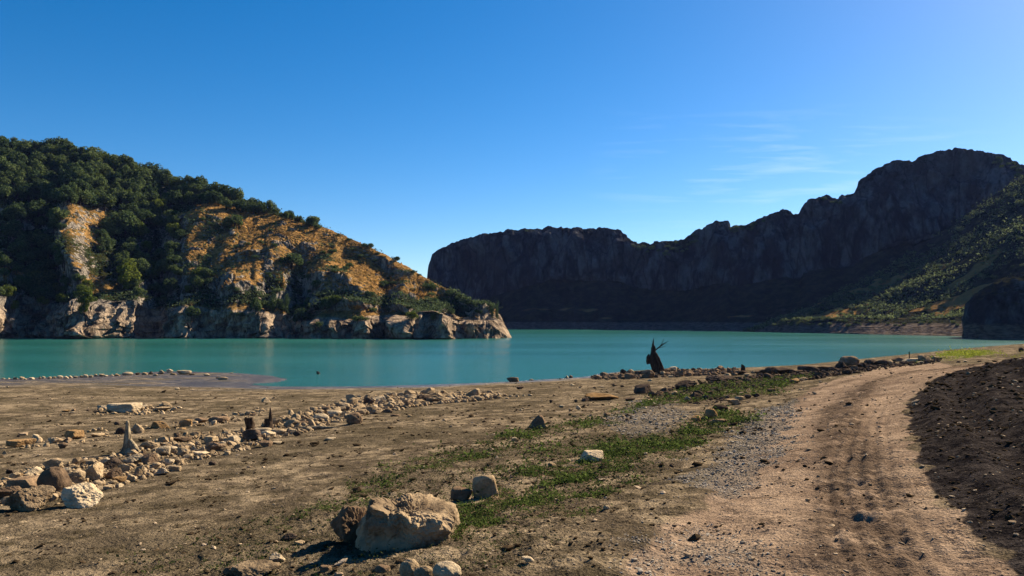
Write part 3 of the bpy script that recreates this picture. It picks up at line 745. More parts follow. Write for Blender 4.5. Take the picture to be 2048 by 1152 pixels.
def stone(px, py, w, h, kind='sharp', mt='tan', zone='', desc=None, label=None, name='rock', var=None, sub=None, rot=None, depth=None, sink=.18):
    X, Y, Z = ground_hit(px, py)
    W = w / F * Y; Hh = h / F * Y * (1 + sink)
    d_ = depth or W * _rv.uniform(.65, .95)
    d_ = min(d_, max(W, Hh) * 1.3)
    var = _rv.randrange(9) if var is None else var
    sub = sub or (5 if w > 45 else 4 if w > 26 else 3 if w > 12 else 2)
    o = bpy.data.objects.new(name, stone_mesh(kind, var, mt, sub)); col.objects.link(o)
    rz = _rv.uniform(-.35, .35) + _rv.choice([0, math.pi]) if rot is None else rot
    o.location = (X, Y + d_ * .45, Z - Hh * sink); o.scale = (W, d_, Hh); o.rotation_euler = (0, 0, rz)
    o['category'] = 'boulder' if w > 50 else 'rock'
    if label: o['label'] = label
    else: PLACED.append((o, px, zone, desc or describe(kind, mt, w, h)))
    return o
COLW = {'tan': 'tan', 'pale': 'pale cream', 'brown': 'brown', 'dark': 'dark', 'ochre': 'orange brown', 'crust': 'rough tan'}
def describe(kind, mt, w, h):
    sz = 'large' if w > 34 else 'medium' if w > 20 else 'small'
    kd = {'round': 'rounded', 'block': 'blocky', 'sharp': 'angular', 'slab': 'flat', 'rough': 'craggy'}[kind]
    return f"{sz} {COLW[mt]} {kd} rock"

# individually seen boulders
stone(969, 998, 54, 47, 'block', 'tan', label='squared tan block standing upright behind the biggest foreground boulder', name='boulder', var=2, rot=.25, depth=.22)
stone(921, 1001, 42, 24, 'block', 'brown', label='low dark block wedged between the biggest boulder and the upright block', var=5, rot=-.2)
stone(1186, 925, 50, 19, 'slab', 'pale', label='smooth pale yellow stone lying alone in green weeds beside the gravel', var=3, sub=5)
stone(1076, 859, 40, 28, 'sharp', 'brown', label='dark pyramid shaped rock leaning on the weedy slope, lit on its right edge', var=6, sub=4, rot=.2)
stone(94, 990, 62, 54, 'round', 'brown', label='tall rounded brown boulder with a shaded front in the left stone row', name='boulder', var=1, sub=5)
stone(40, 988, 62, 29, 'block', 'brown', label='low brown block left of the tall rounded boulder', name='boulder', var=4)
stone(148, 1018, 78, 44, 'rough', 'pale', label='big pale boulder at the near end of the left stone row, sloping to the right', name='boulder', var=3, sub=6, rot=.3)
stone(36, 1024, 92, 46, 'rough', 'crust', label='craggy tan boulder cut by the left picture edge', name='boulder', var=7, sub=6)
stone(239, 825, 66, 17, 'slab', 'pale', label='broad pale slab resting on small stones out on the mud flat', name='boulder', var=2, sub=5, rot=.1)
stone(312, 857, 47, 13, 'slab', 'ochre', label='flat pinkish slab lying alone behind the bleached stump', var=8)
stone(368, 853, 25, 16, 'block', 'ochre', label='reddish block right of the flat pinkish slab', var=3)
stone(273, 865, 22, 21, 'sharp', 'tan', label='upright tan rock just right of the bleached stump tip', var=4)
stone(239, 868, 19, 14, 'round', 'dark', label='round dark rock just left of the bleached stump', var=2)
stone(706, 849, 33, 24, 'round', 'brown', label='dome shaped brown rock at the end of the grey log', var=4, sub=5)
stone(529, 803, 23, 10, 'sharp', 'tan', label='lone rock on the mud flat above the twin black stumps', var=1)
stone(1026, 764, 25, 10, 'block', 'brown', label='flat brown block at the waterline in the middle of the shore', var=7)
stone(1424, 839, 28, 21, 'round', 'ochre', label='round orange stone tilted toward the road beside green weeds', var=6, sub=5)
stone(1394, 845, 20, 14, 'sharp', 'ochre', label='small orange brown stone left of the round orange stone', var=2)
stone(1438, 849, 38, 9, 'slab', 'brown', label='low brown slab under the round orange stone', var=5)
stone(1206, 801, 70, 12, 'rough', 'ochre', label='long low ridge of crumbly orange rock on the slope', name='boulder', var=6, sub=5, depth=1.1)
stone(1704, 732, 40, 20, 'round', 'brown', label='tallest dark boulder in the row between road and lake', name='boulder', var=5, sub=5)
stone(1299, 757, 30, 17, 'rough', 'brown', label='brown rock at the foot of the standing dead trunk', var=8)
stone(1469, 809, 32, 11, 'slab', 'tan', label='flat tan rock beside the road above the round orange stone', var=6)
stone(1444, 820, 30, 12, 'round', 'dark', label='dark flat topped rock left of the flat tan rock by the road', var=7)
stone(1447, 766, 60, 15, 'rough', 'dark', label='long dark craggy rock on the bank below the upright stone', name='boulder', var=4)
stone(1376, 781, 46, 19, 'rough', 'dark', label='big dark craggy rock mid bank, left of the long dark rock', var=8, sub=4)
stone(1288, 788, 38, 20, 'sharp', 'dark', label='dark peaked rock right of the crumbly orange ridge', var=5, sub=4)
stone(1543, 749, 42, 15, 'rough', 'dark', label='dark craggy rock on the bank right of the upright stone', var=3, sub=4)
stone(1622, 745, 44, 13, 'slab', 'dark', label='long flat topped dark rock beside the far road bend', var=7)
stone(1652, 742, 34, 9, 'slab', 'brown', label='flat rock touching the long flat topped dark rock', var=1)
stone(1057, 1136, 26, 10, 'slab', 'pale', label='pale chip of stone near the bottom edge right of the big boulder', var=5)
stone(551, 1124, 34, 17, 'rough', 'pale', label='bright jagged stone among rubble at the bottom left of centre', var=6, sub=4)
stone(497, 1156, 98, 26, 'rough', 'crust', label='rough tan rubble block cut by the bottom picture edge', name='boulder', var=2, sub=6)
stone(460, 1150, 36, 18, 'round', 'brown', label='dark rounded stone left of the rough tan rubble at the bottom edge', var=8)
stone(816, 1164, 42, 38, 'round', 'tan', label='tallest of three smooth cobbles at the bottom edge', var=0, sub=5)
stone(846, 1170, 42, 27, 'round', 'tan', label='middle of three smooth cobbles at the bottom edge', var=3, sub=5)
stone(892, 1172, 58, 37, 'round', 'pale', label='broad smooth cobble, rightmost of three at the bottom edge', name='boulder', var=7, sub=5)
stone(763, 1151, 32, 17, 'round', 'brown', label='brown rounded stone left of the three smooth cobbles', var=6)
stone(650, 1147, 24, 11, 'block', 'brown', label='small brown block in the shadow of the biggest boulder', var=6)
stone(575, 1078, 34, 14, 'rough', 'dark', label='dark crumbled stone left of the biggest boulder', var=1)
stone(600, 1086, 32, 5, 'slab', 'tan', label='thin flat stone left of the biggest boulder', var=4)
stone(1213, 1028, 15, 9, 'round', 'pale', label='small cream stone on bare soil left of the road', var=2)
stone(658, 881, 21, 4, 'slab', 'pale', label='thin pale stone alone on the mud below the grey log', var=3)
stone(521, 869, 37, 15, 'block', 'pale', label='pale squared block in front of the twin black stumps', var=1, rot=.05)
stone(1187, 1013, 3, 3, 'round', 'pale', zone='z', label='tiny cream pebble left of the small cream stone') if False else None
o = stone(1487, 750, 22, 8, 'slab', 'dark', label='flat dark base rock under the upright stone on the bank', var=2)
o = stone(1487, 745, 10, 17, 'sharp', 'dark', label='narrow dark stone standing upright on the bank rim', var=5, sub=3, rot=0)

ROWS = {
 'left stone row': """100,940,38,22,s,t 140,972,42,30,r,t 158,985,30,20,s,o 154,930,27,13,r,b 178,962,40,33,g,t 8,1001,50,30,g,b 16,948,15,9,r,d 25,962,32,12,s,o
 60,953,30,16,s,p 96,1002,28,15,g,t 222,958,31,20,r,b 262,930,40,20,g,p 275,955,22,24,s,t 236,965,28,11,l,o 260,965,20,16,s,p 294,928,32,22,s,b 320,950,30,13,s,p 346,943,25,11,b,t
 295,898,36,16,r,t 311,889,10,10,r,p 322,912,28,19,s,p 353,928,25,11,b,t 361,912,25,16,s,t 397,914,33,11,l,p 400,909,17,16,s,t 453,909,11,9,b,t 422,931,16,8,r,d 417,887,30,13,l,t
 425,902,40,17,g,b 458,888,36,16,s,p 478,884,25,11,s,t 351,876,14,10,r,b 411,871,13,8,r,t 361,886,33,9,l,b 214,938,38,20,s,d 205,928,24,12,s,p 245,945,34,16,g,t 185,945,24,14,s,t 128,952,22,16,s,p 340,905,22,12,s,p 372,896,24,10,s,t 385,905,22,12,s,p 335,930,20,12,s,p 310,938,18,12,s,t 440,893,20,10,s,p 282,915,22,14,s,b 265,912,26,12,s,t 232,975,20,8,s,p 212,980,18,7,l,t""",
 'line behind the left row': """29,896,52,14,l,o 51,885,14,7,s,d 69,874,12,8,r,p 106,887,30,12,g,t 139,880,40,18,l,o 122,898,20,11,s,b 130,885,17,9,s,b 7,909,13,8,s,t 190,874,25,6,l,t 211,871,11,5,s,t 36,874,8,4,s,d 232,850,12,7,r,d
 397,845,28,10,s,b 430,845,44,12,l,b 447,835,14,7,r,t 361,860,20,3,l,o 200,820,22,9,s,p 190,826,14,5,s,b 319,823,38,8,l,t 324,813,18,5,r,p 280,818,24,8,s,p 357,817,12,4,s,p 128,825,16,4,l,o 145,822,9,4,s,b 121,832,6,4,s,t 142,828,11,3,s,p 261,824,18,7,s,p 176,823,10,4,s,d 300,814,9,4,s,t 225,829,14,5,s,t 215,824,13,6,s,t
 353,779,9,4,s,p 14,775,5,3,r,p 470,830,14,5,l,t 480,829,10,4,s,b 490,828,12,4,s,t 505,828,10,5,s,t 515,824,14,4,l,t""",
 'row around the black stumps': """555,870,30,15,r,t 499,883,36,24,g,d 532,876,30,13,r,p 529,894,25,12,b,b 551,889,20,5,l,p 518,882,13,8,r,t 592,873,16,10,s,d 581,868,24,10,l,t
 581,853,36,15,g,t 603,852,24,10,r,b 639,842,36,14,r,p 622,845,22,9,s,t 669,835,34,14,s,p 650,824,18,11,s,b 682,826,18,13,s,t 696,825,24,11,s,b 736,811,22,16,s,d 756,808,30,15,r,p 745,822,19,11,s,p 754,828,16,7,s,t 773,825,24,8,s,b 784,811,20,9,s,p
 808,806,22,10,s,t 816,815,14,14,s,b 849,804,36,15,g,d 866,808,34,12,s,b 888,804,24,10,s,t 903,801,14,8,r,p 922,799,24,5,l,b 896,793,14,6,s,b 849,793,22,6,s,d 819,832,9,5,s,t 789,832,20,5,s,b 680,840,11,5,b,t 793,816,16,7,s,t 830,806,14,7,s,b 940,797,12,4,s,t 955,796,10,3,s,p 970,795,12,3,s,t 985,793,9,3,s,p 720,818,18,9,s,t 706,824,14,7,s,p 610,840,16,7,s,b 545,843,20,6,l,t 573,845,14,6,s,t 505,832,12,5,s,b""",
 'waterline stones': """1133,757,9,6,s,p 1142,756,8,6,s,b 1120,759,6,3,s,p 1063,761,10,3,s,t 1209,752,18,8,s,b 1230,751,12,6,s,t 1247,748,13,10,s,d 1261,750,18,12,r,t 1282,749,12,8,s,d 1272,755,9,4,r,p 1326,750,11,9,s,t 1341,755,10,4,l,p 1347,742,17,9,s,p 1365,741,12,4,s,b 1332,742,9,5,s,d 1388,741,10,5,s,d
 1195,754,10,4,s,t 1186,755,8,3,s,p 1220,756,9,4,s,b 1300,763,10,4,r,p 1315,756,12,6,s,d 1375,742,9,5,s,t 1400,741,10,5,s,b 1412,742,8,4,s,t 1425,741,9,4,s,d 1437,741,14,5,l,t 1450,744,10,4,s,b 1465,745,9,4,s,t 1355,740,8,5,s,d 1316,742,10,5,s,b
 251,751,21,7,r,p 365,749,28,8,l,p 320,748,14,8,s,t 337,746,13,8,s,p 300,749,12,7,s,b 288,750,11,6,s,t 274,750,9,5,s,b 345,750,14,4,s,t 382,750,12,3,s,b 309,752,10,4,s,t 411,752,14,5,s,p 444,760,20,6,l,t 435,757,8,3,s,b 462,747,7,2,s,p
 222,752,11,4,s,p 232,752,12,5,s,t 210,753,8,3,s,p 200,753,14,5,l,p 190,753,8,5,s,t 180,755,9,5,s,p 170,755,11,7,s,p 162,755,7,4,s,b 150,756,9,4,s,p 140,756,8,5,s,p 131,757,9,5,s,p 117,757,12,6,r,p 106,757,9,4,s,t 97,758,8,5,s,t 86,757,7,5,s,p 78,758,7,6,s,p 61,759,13,4,l,p 49,760,6,3,s,p 42,759,10,6,s,t 29,759,9,5,s,t 16,758,6,2,s,p 5,758,7,2,s,p""",
 'weedy slope rubble': """1040,778,15,6,s,d 1158,820,13,9,r,p 1124,816,12,6,s,p 1102,807,7,6,s,d 1152,805,7,6,r,d 1042,821,7,3,r,p 1028,880,13,8,b,p 1181,833,9,4,s,p 1215,834,14,7,s,b 1171,803,15,8,s,d 1307,794,20,12,s,d 1332,786,18,11,s,d 1261,802,20,6,s,d 1322,791,16,8,s,b 1377,802,14,9,s,t 1394,798,26,13,s,d 1414,800,20,9,s,d 1430,783,18,9,s,d 1422,790,16,7,s,b 1498,797,15,8,s,d 1514,794,14,8,s,d 1545,784,18,6,l,b 1480,800,18,7,l,t
 1104,935,17,9,r,t 1344,938,11,7,s,d 1141,821,8,3,l,t 1065,836,6,3,s,p 1300,804,14,5,s,t 1350,790,14,7,s,t 1362,792,12,6,s,d 1247,839,10,7,s,t 1255,846,9,6,s,b 1270,848,8,5,s,p 1302,848,8,6,r,p 1340,775,9,3,s,t 1405,785,16,7,s,b 1388,770,14,5,s,d 1455,787,12,4,s,t 1010,792,10,4,s,t 1022,793,9,4,s,p 1035,794,8,4,s,t 1048,792,7,3,s,p 1060,792,10,4,r,p 1000,791,12,4,s,p 1015,798,8,3,s,t 1416,812,10,4,s,t 1365,855,10,4,s,b 1290,818,10,4,s,p 1245,775,9,4,s,d 1228,773,10,5,s,b 1145,771,8,3,s,p 1120,775,8,2,s,b 1205,776,8,3,s,p 1160,776,7,3,s,t""",
 'row between road and lake': """1565,748,32,14,s,d 1520,749,20,9,s,b 1508,748,12,6,s,t 1592,765,20,8,r,o 1608,761,18,7,s,t 1646,757,14,5,s,d 1688,738,24,14,r,d 1710,742,20,11,r,b 1727,737,20,12,s,d 1746,731,28,12,g,d 1768,731,30,12,r,d 1782,729,14,10,r,t 1800,723,28,9,r,b 1830,724,36,7,l,p 1853,723,30,14,g,t 1843,727,14,5,s,p 1585,746,16,8,r,d 1675,743,16,6,r,d 1665,747,12,4,s,t 1495,752,14,6,s,t 1533,757,12,4,s,b 1470,752,14,6,s,b 1455,752,16,5,s,t 1557,754,14,5,s,b 1740,740,12,5,s,b 1918,725,9,3,s,d 1932,724,8,3,s,p 1960,724,10,3,s,b 2045,703,12,8,r,d 1868,718,12,7,s,t 1815,727,14,5,s,d 1700,745,14,4,s,t 1600,747,14,7,s,b 1425,765,18,8,s,d 1408,770,16,7,s,d 1500,765,14,5,s,d 1530,765,12,4,s,t 1480,768,16,6,s,b""",
}
KD = {'s': 'sharp', 'r': 'round', 'g': 'rough', 'l': 'slab', 'b': 'block'}
MT = {'t': 'tan', 'p': 'pale', 'b': 'brown', 'd': 'dark', 'o': 'ochre'}
for zone, txt in ROWS.items():
    for w_ in txt.split():
        a0, b0, c0, d0, k0, m0 = w_.split(',')
        if k0 == 'r' and _rv.random() < .65: k0 = 's'
        stone(float(a0), float(b0), float(c0), float(d0), KD[k0], MT[m0], zone)
ORD = ['first', 'second', 'third', 'fourth', 'fifth', 'sixth', 'seventh', 'eighth', 'ninth', 'tenth']
buckets = {}
for o_, px0, zn, ds in PLACED: buckets.setdefault((zn, ds), []).append((px0, o_))
for (zn, ds), lst in buckets.items():
    lst.sort(key=lambda q_: q_[0])
    for i_, (px0, o_) in enumerate(lst):
        where = ('in the ' if not 'stones' in zn else 'among the ') + zn
        if len(lst) == 1: o_['label'] = f"only {ds} {where}"
        elif len(lst) <= 10:
            o_['label'] = (f"leftmost {ds} {where}" if i_ == 0 else f"rightmost {ds} {where}" if i_ == len(lst) - 1 else f"{ORD[i_]} {ds} from the left {where}")
        else: o_['label'] = f"{ds} {where}"
        o_['group'] = 'rocks of the ' + zn
        if len(o_['label'].split()) > 12: print('LONG', o_['label'])

# the biggest boulder: a long lump of cemented rubble, steep toward the viewer, rough sloping top
X0, Y0, Z0 = ground_hit(795, 1108)
D, Fc = ICO[6]
r_ = np.random.default_rng(3)
lx = D[:, 0]; ly = D[:, 1]; lz = D[:, 2]
PL = np.array([(-.15, -1, -.08, .29), (-1, -.25, .15, .37), (1, -.15, .25, .40), (.24, -.14, .95, .165), (-.45, .4, .83, .28), (0, 1, .25, .36), (0, 0, -1, .25), (.65, -.76, 0, .40), (.3, -.62, .69, .27), (-.7, -.7, .1, .42), (.6, .1, .8, .33)])
nn_ = PL[:, :3] / np.linalg.norm(PL[:, :3], axis=1)[:, None]; dt = D @ nn_.T
Rk = np.where(dt > .04, PL[:, 3] / np.maximum(dt, .04), 9.0); Rs = -np.log(np.exp(-Rk * 60).sum(1)) / 60
V = D * Rs[:, None]; px3, py3, pz3 = V.T; nrm = D
top = sstep(-.02, .12, pz3 + .15 * px3 * 0)
amp = .085 * fbm(px3 * 3.5, py3 * 3.5, pz3 * 3.5, 3) + .022 * np.round(fbm(px3 * 5, py3 * 5, pz3 * 5 + 7, 2) * 6) / 1.5 + .042 * (ridged(px3 * 5, py3 * 5, pz3 * 5 + 2, 3) - .55)
amp += top * (.026 * (ridged(px3 * 9, py3 * 11, pz3 * 9, 3) - .5) + .016 * perlin(px3 * 38, py3 * 38, pz3 * 38) + .010 * perlin(px3 * 80, py3 * 80, pz3 * 80)) + (1 - top) * .014 * fbm(px3 * 16, py3 * 16, pz3 * 16, 3)
V = V + nrm * amp[:, None]
stone(690, 1090, 76, 76, 'rough', 'brown', label='dark lump with a small knob leaning on the left end of the biggest boulder', name='boulder', var=3, sub=5, depth=.35)
stone(690, 1040, 16, 18, 'sharp', 'tan', label='small tan stone perched left of the biggest boulder', var=1)
bo = new_obj('boulder', mesh_np('boulder', V, Fc, False), M['crust'])
bo.location = (X0 + .015, Y0 + .40, Z0 + .125); bo.rotation_euler = (0, 0, .05); bo.scale = (.88, 1.0, .90)
tag(bo, 'biggest foreground boulder, dark in front with a crusty sunlit top', 'boulder')

# ------------------------------------------------------------------ bits nobody could count: gravel, stone chips, clods
def scatter_mesh(name, pos, size, flat, shapes, mat, label, cat, tilt=.4, rng=RNG):
    Vs, Fs, off = [], [], 0
    n = len(pos); pick_ = rng.integers(0, len(shapes), n)
    for i in range(len(shapes)):
        SV, SF = shapes[i]; ids = np.nonzero(pick_ == i)[0]
        if not len(ids): continue
        a_ = rng.uniform(0, 6.28, len(ids)); sx = size[ids] * rng.uniform(.7, 1.3, len(ids)); sy = size[ids] * rng.uniform(.6, 1.1, len(ids)); sz = size[ids] * flat * rng.uniform(.7, 1.4, len(ids))
        c_, s_ = np.cos(a_), np.sin(a_)
        q = SV[None] * np.stack([sx, sy, sz], -1)[:, None, :]
        x = q[..., 0] * c_[:, None] - q[..., 1] * s_[:, None]; y = q[..., 0] * s_[:, None] + q[..., 1] * c_[:, None]
        z = q[..., 2] + x * (rng.normal(size=len(ids)) * tilt)[:, None] * .5
        Vw = np.stack([x, y, z], -1) + pos[ids][:, None, :]
        Vs.append(Vw.reshape(-1, 3)); Fs.append((SF[None] + (np.arange(len(ids)) * len(SV))[:, None, None] + off).reshape(-1, 3)); off += len(ids) * len(SV)
    o = new_obj(name, mesh_np(name, np.concatenate(Vs), np.concatenate(Fs), False), mat)
    return tag(o, label, cat, kind='stuff')
def cand(n, rmin, rmax, pw=1.0, amax=36):
    """random ground spots, denser near the viewer"""
    r = rmin * (rmax / rmin) ** (RNG.uniform(0, 1, n) ** pw); t = np.radians(RNG.uniform(-amax, amax, n))
    return r * np.sin(t), r * np.cos(t), r
peb = [stone_shape(100 + i, 'sharp', 1) for i in range(6)]
peb = [(v - [0, 0, .3], f) for v, f in peb]
x, y, r = cand(210000, 4, 45)
mk = masks(x, y); keep = RNG.uniform(size=len(x)) < mk['gravel'] ** 1.3 * .85
x, y, r = x[keep], y[keep], r[keep]; z = ground_z(x, y, {k_: v_[keep] for k_, v_ in mk.items()})
sz = np.clip(RNG.lognormal(-4.05, .38, len(x)), .010, .07) * np.clip(r / 9, .8, 2.2)
scatter_mesh('gravel', np.stack([x, y, z], -1), sz, .55, peb, M['pebble'], 'loose grey gravel along the left side of the dirt road', 'gravel')
x, y, r = cand(26000, 3.5, 60)
mk = masks(x, y); z = ground_z(x, y, mk); keep = (RNG.uniform(size=len(x)) < .10 + .30 * mk['gz'] + .16 * mk['road'] + .10 * mk['bank']) & (z > .05)
x, y, r, z = x[keep], y[keep], r[keep], z[keep]
sz = np.clip(RNG.lognormal(-4.2, .55, len(x)), .008, .10) * np.clip(r / 8, .8, 2.6)
scatter_mesh('stone_chips', np.stack([x, y, z], -1), sz, .5, peb, M['chip'], 'small stone chips strewn over soil and road', 'stone chips')
x, y, r = cand(60000, 3.5, 50)
mk = masks(x, y); z = ground_z(x, y, mk); nn = fbm(x * .8, y * .8, 3.1, 3)
keep = (RNG.uniform(size=len(x)) < .30 * sstep(-.1, .3, nn) + .35 * mk['gz'] + .22 * mk['bank'] - .12 * mk['road']) & (z > .1)
x, y, r, z = x[keep], y[keep], r[keep], z[keep]
M['clod'] = mat_rock('soil_clod', (0.035, 0.027, 0.019), (0.12, 0.085, 0.052))
sz = np.clip(RNG.lognormal(-3.7, .5, len(x)), .012, .14) * np.clip(r / 9, .8, 2.4)
scatter_mesh('soil_clods', np.stack([x, y, z], -1), sz, .45, peb, M['clod'], 'dark crumbs and clods of dried soil', 'soil clods')

RUB = [(world_poly([(-20, 1012), (0, 962), (60, 938), (200, 918), (300, 886), (420, 868), (500, 862), (560, 838), (640, 818), (740, 797), (860, 789), (1000, 789), (1000, 798), (860, 811), (740, 828), (600, 866), (470, 905), (380, 925), (280, 966), (180, 985), (120, 1012)]), 'tan', 'rubble', 'small broken stones filling the gaps of the left stone row', 5200, .075, 1.0),
       (world_poly([(1180, 756), (1300, 746), (1480, 740), (1480, 747), (1330, 756), (1200, 760)]), 'brown', 'rubble', 'small stones between the rocks of the waterline', 420, .10, .9),
       (world_poly([(1290, 800), (1330, 780), (1400, 772), (1480, 755), (1600, 742), (1750, 730), (1880, 718), (1880, 726), (1750, 742), (1600, 764), (1500, 790), (1420, 812), (1330, 800)]), 'dark', 'rubble', 'dark small stones strewn between the bank rocks', 1700, .065, .8),
       (world_poly([(180, 830), (200, 815), (345, 812), (345, 826), (250, 832)]), 'tan', 'rubble', 'small stones around the broad pale slab', 130, .07, .9),
       (world_poly([(0, 902), (0, 882), (130, 868), (250, 855), (460, 835), (540, 820), (540, 828), (460, 848), (250, 872), (130, 892)]), 'tan', 'rubble', 'scattered small stones along the line behind the stone row', 170, .055, .9)]
def in_poly_points(poly, n):
    p = np.array(poly); out = []; lo, hi = p.min(0), p.max(0); got = 0
    while got < n:
        q_ = RNG.uniform(lo, hi, (n * 6, 2)); d_ = poly_sd(q_[:, 0], q_[:, 1], poly); q_ = q_[(d_ > 0) & (RNG.uniform(size=len(d_)) < .35 + .65 * sstep(-.1, .25, fbm(q_[:, 0] * .7, q_[:, 1] * .7, 2.2, 3)))]; out.append(q_); got += len(q_)
    return np.concatenate(out)[:n]
rub = [stone_shape(300 + i, 'sharp', 2) for i in range(8)]; rub = [(v - [0, 0, .25], f) for v, f in rub]
for poly, m_, nm, lb, n_, s0, fl in RUB:
    q_ = in_poly_points(poly, n_); z = ground_z(q_[:, 0], q_[:, 1]); s_ = s0 * RNG.lognormal(0, .45, n_) * np.clip(q_[:, 1] / 18, .9, 2.2)
    scatter_mesh(nm, np.c_[q_, z], s_, fl * .7, rub, M[m_], lb, 'rubble', .5)

# ------------------------------------------------------------------ creeping weeds, grasses
def leaf_cloud(name, C_, size, rng, mat, up=.5, fold=False, parent=None):
    """one diamond leaf per centre"""
    n = len(C_)
    nrm = rng.normal(size=(n, 3)); nrm[:, 2] = np.abs(nrm[:, 2]) + up; nrm /= np.linalg.norm(nrm, axis=1)[:, None]
    t = np.cross(nrm, rng.normal(size=(n, 3))); t /= np.linalg.norm(t, axis=1)[:, None]; b = np.cross(nrm, t)
    s = size[:, None]
    V = np.stack([C_ - t * s, C_ + b * s * .55, C_ + t * s, C_ - b * s * .55], 1).reshape(-1, 3)
    return new_obj(name, mesh_np(name, V, np.arange(4 * n).reshape(-1, 4)), mat, parent)
def rosettes(n, rmin, rmax, field, thr, per, lsize, spread):
    x, y, r = cand(n, rmin, rmax); mk = masks(x, y); f = mk[field]
    keep = RNG.uniform(size=n) < np.clip((f - thr) * 1.8, 0, 1)
    x, y, r = x[keep], y[keep], r[keep]; z = ground_z(x, y, {k_: v_[keep] for k_, v_ in mk.items()})
    sc = np.clip(r / 8, .75, 2.6) * (.65 + 1.1 * sstep(-.2, .4, fbm(x * 1.6, y * 1.6, 7.2, 3)))
    m = len(x); c = np.repeat(np.stack([x, y, z], -1), per, 0); sc2 = np.repeat(sc, per)
    off = RNG.normal(size=(m * per, 3)) * spread; off[:, 2] = np.abs(off[:, 2]) * .7
    return c + off * sc2[:, None], lsize * sc2 * RNG.uniform(.6, 1.3, m * per)
c, s = rosettes(125000, 4.2, 55, 'green', .12, 7, .0115, .024)
tag(leaf_cloud('weeds', c, s, RNG, M['weed'], .5), 'low creeping green weeds over the slope left of the road', 'weeds', kind='stuff')
c, s = rosettes(42000, 4.2, 50, 'gz', .25, 5, .011, .04)
tag(leaf_cloud('dry_weeds', c, s, RNG, M['weed2'], .2), 'dull withered weeds mixed among the green ones', 'weeds', kind='stuff')
c, s = rosettes(30000, 30, 75, 'lime', .1, 6, .016, .05)
tag(leaf_cloud('grass', c, s, RNG, M['lime'], .3), 'yellow green grass on the knoll beyond the road bend', 'grass', kind='stuff')

# ------------------------------------------------------------------ dead wood, log, post
def skin_tube(path, radii, nseg=12, rough=.15, seed=0, twist=0.0, flat=None):
    """tapering tube of rings with lengthwise grooves"""
    path = np.array(path, float); radii = np.array(radii, float)
    k = max(len(path) * 5, 14); u = np.linspace(0, 1, len(path)); uu = np.linspace(0, 1, k)
    pp = np.stack([np.interp(uu, u, path[:, i]) for i in range(3)], -1)
    for _ in range(2): pp[1:-1] = (pp[:-2] + 2 * pp[1:-1] + pp[2:]) / 4
    rd = np.interp(uu, u, radii)
    tan = np.gradient(pp, axis=0); tan /= np.linalg.norm(tan, axis=1)[:, None] + 1e-9
    ref = np.array([0.2, 1.0, 0.1]); n1 = np.cross(tan, ref); n1 /= np.linalg.norm(n1, axis=1)[:, None] + 1e-9; n2 = np.cross(tan, n1)
    a = np.linspace(0, 2 * math.pi, nseg, endpoint=False)
    A_, U_ = np.meshgrid(a, uu); A_ = A_ + twist * U_
    g = 1 + rough * (1.3 * fbm(np.cos(A_) * 2.2 + seed, np.sin(A_) * 2.2, U_ * 2.2, 3) + .8 * (ridged(np.cos(A_) * 3.5, np.sin(A_) * 3.5 + seed, U_ * 1.2, 2) - .6))
    R = rd[:, None] * g
    V = pp[:, None, :] + n1[:, None, :] * (np.cos(A_) * R)[..., None] + n2[:, None, :] * (np.sin(A_) * R)[..., None]
    V = V.reshape(-1, 3); idx = np.arange(k * nseg).reshape(k, nseg); nx = np.roll(idx, -1, 1)
    Fq = np.stack([idx[:-1], nx[:-1], nx[1:], idx[1:]], -1).reshape(-1, 4)
    c0 = len(V); V = np.r_[V, [pp[0], pp[-1]]]
    cap = np.r_[np.stack([nx[0], idx[0], np.full(nseg, c0), np.full(nseg, c0)], -1), np.stack([idx[-1], nx[-1], np.full(nseg, c0 + 1), np.full(nseg, c0 + 1)], -1)]
    return V, Fq, cap[:, :3]
def wood(name, tubes, mat, parent=None):
    me = bpy.data.meshes.new(name); vs_, fs_ = [], []; off = 0
    for V, Fq, cap in tubes:
        vs_ += V.tolist(); fs_ += (Fq + off).tolist() + (cap + off).tolist(); off += len(V)
    me.from_pydata(vs_, [], fs_); me.update()
    me.polygons.foreach_set('use_smooth', np.ones(len(me.polygons), bool))
    return new_obj(name, me, mat, parent)
def anchor(name, px, py, label, cat, sink=.03):
    X, Y, Z = ground_hit(px, py)
    e = bpy.data.objects.new(name, None); col.objects.link(e); e.location = (X, Y, Z - sink); e.empty_display_size = .2
    tag(e, label, cat); return e, Y / F
# bleached stump with one tall spike, left stone row
e, u = anchor('tree_stump', 262, 907, 'bleached driftwood stump with one tall pale spike in the left stone row', 'stump')
wood('trunk', [skin_tube([(0, 0, 0), (-4 * u, 0, 14 * u), (-7 * u, 0, 30 * u), (-8 * u, 0, 50 * u), (-8 * u, 0, 67 * u)], [19 * u, 11.5 * u, 7.5 * u, 4.6 * u, 2.8 * u], 20, .30, 1),
               skin_tube([(-3 * u, -2 * u, 30 * u), (4 * u, -5 * u, 22 * u), (14 * u, -8 * u, 10 * u), (27 * u, -8 * u, -2 * u)], [4 * u, 6 * u, 6 * u, 3 * u], 12, .3, 4),
               skin_tube([(-6 * u, 0, 20 * u), (-14 * u, -3 * u, 8 * u), (-20 * u, -5 * u, -4 * u)], [6 * u, 6 * u, 3 * u], 10, .3, 6)], M['driftwood'], e)
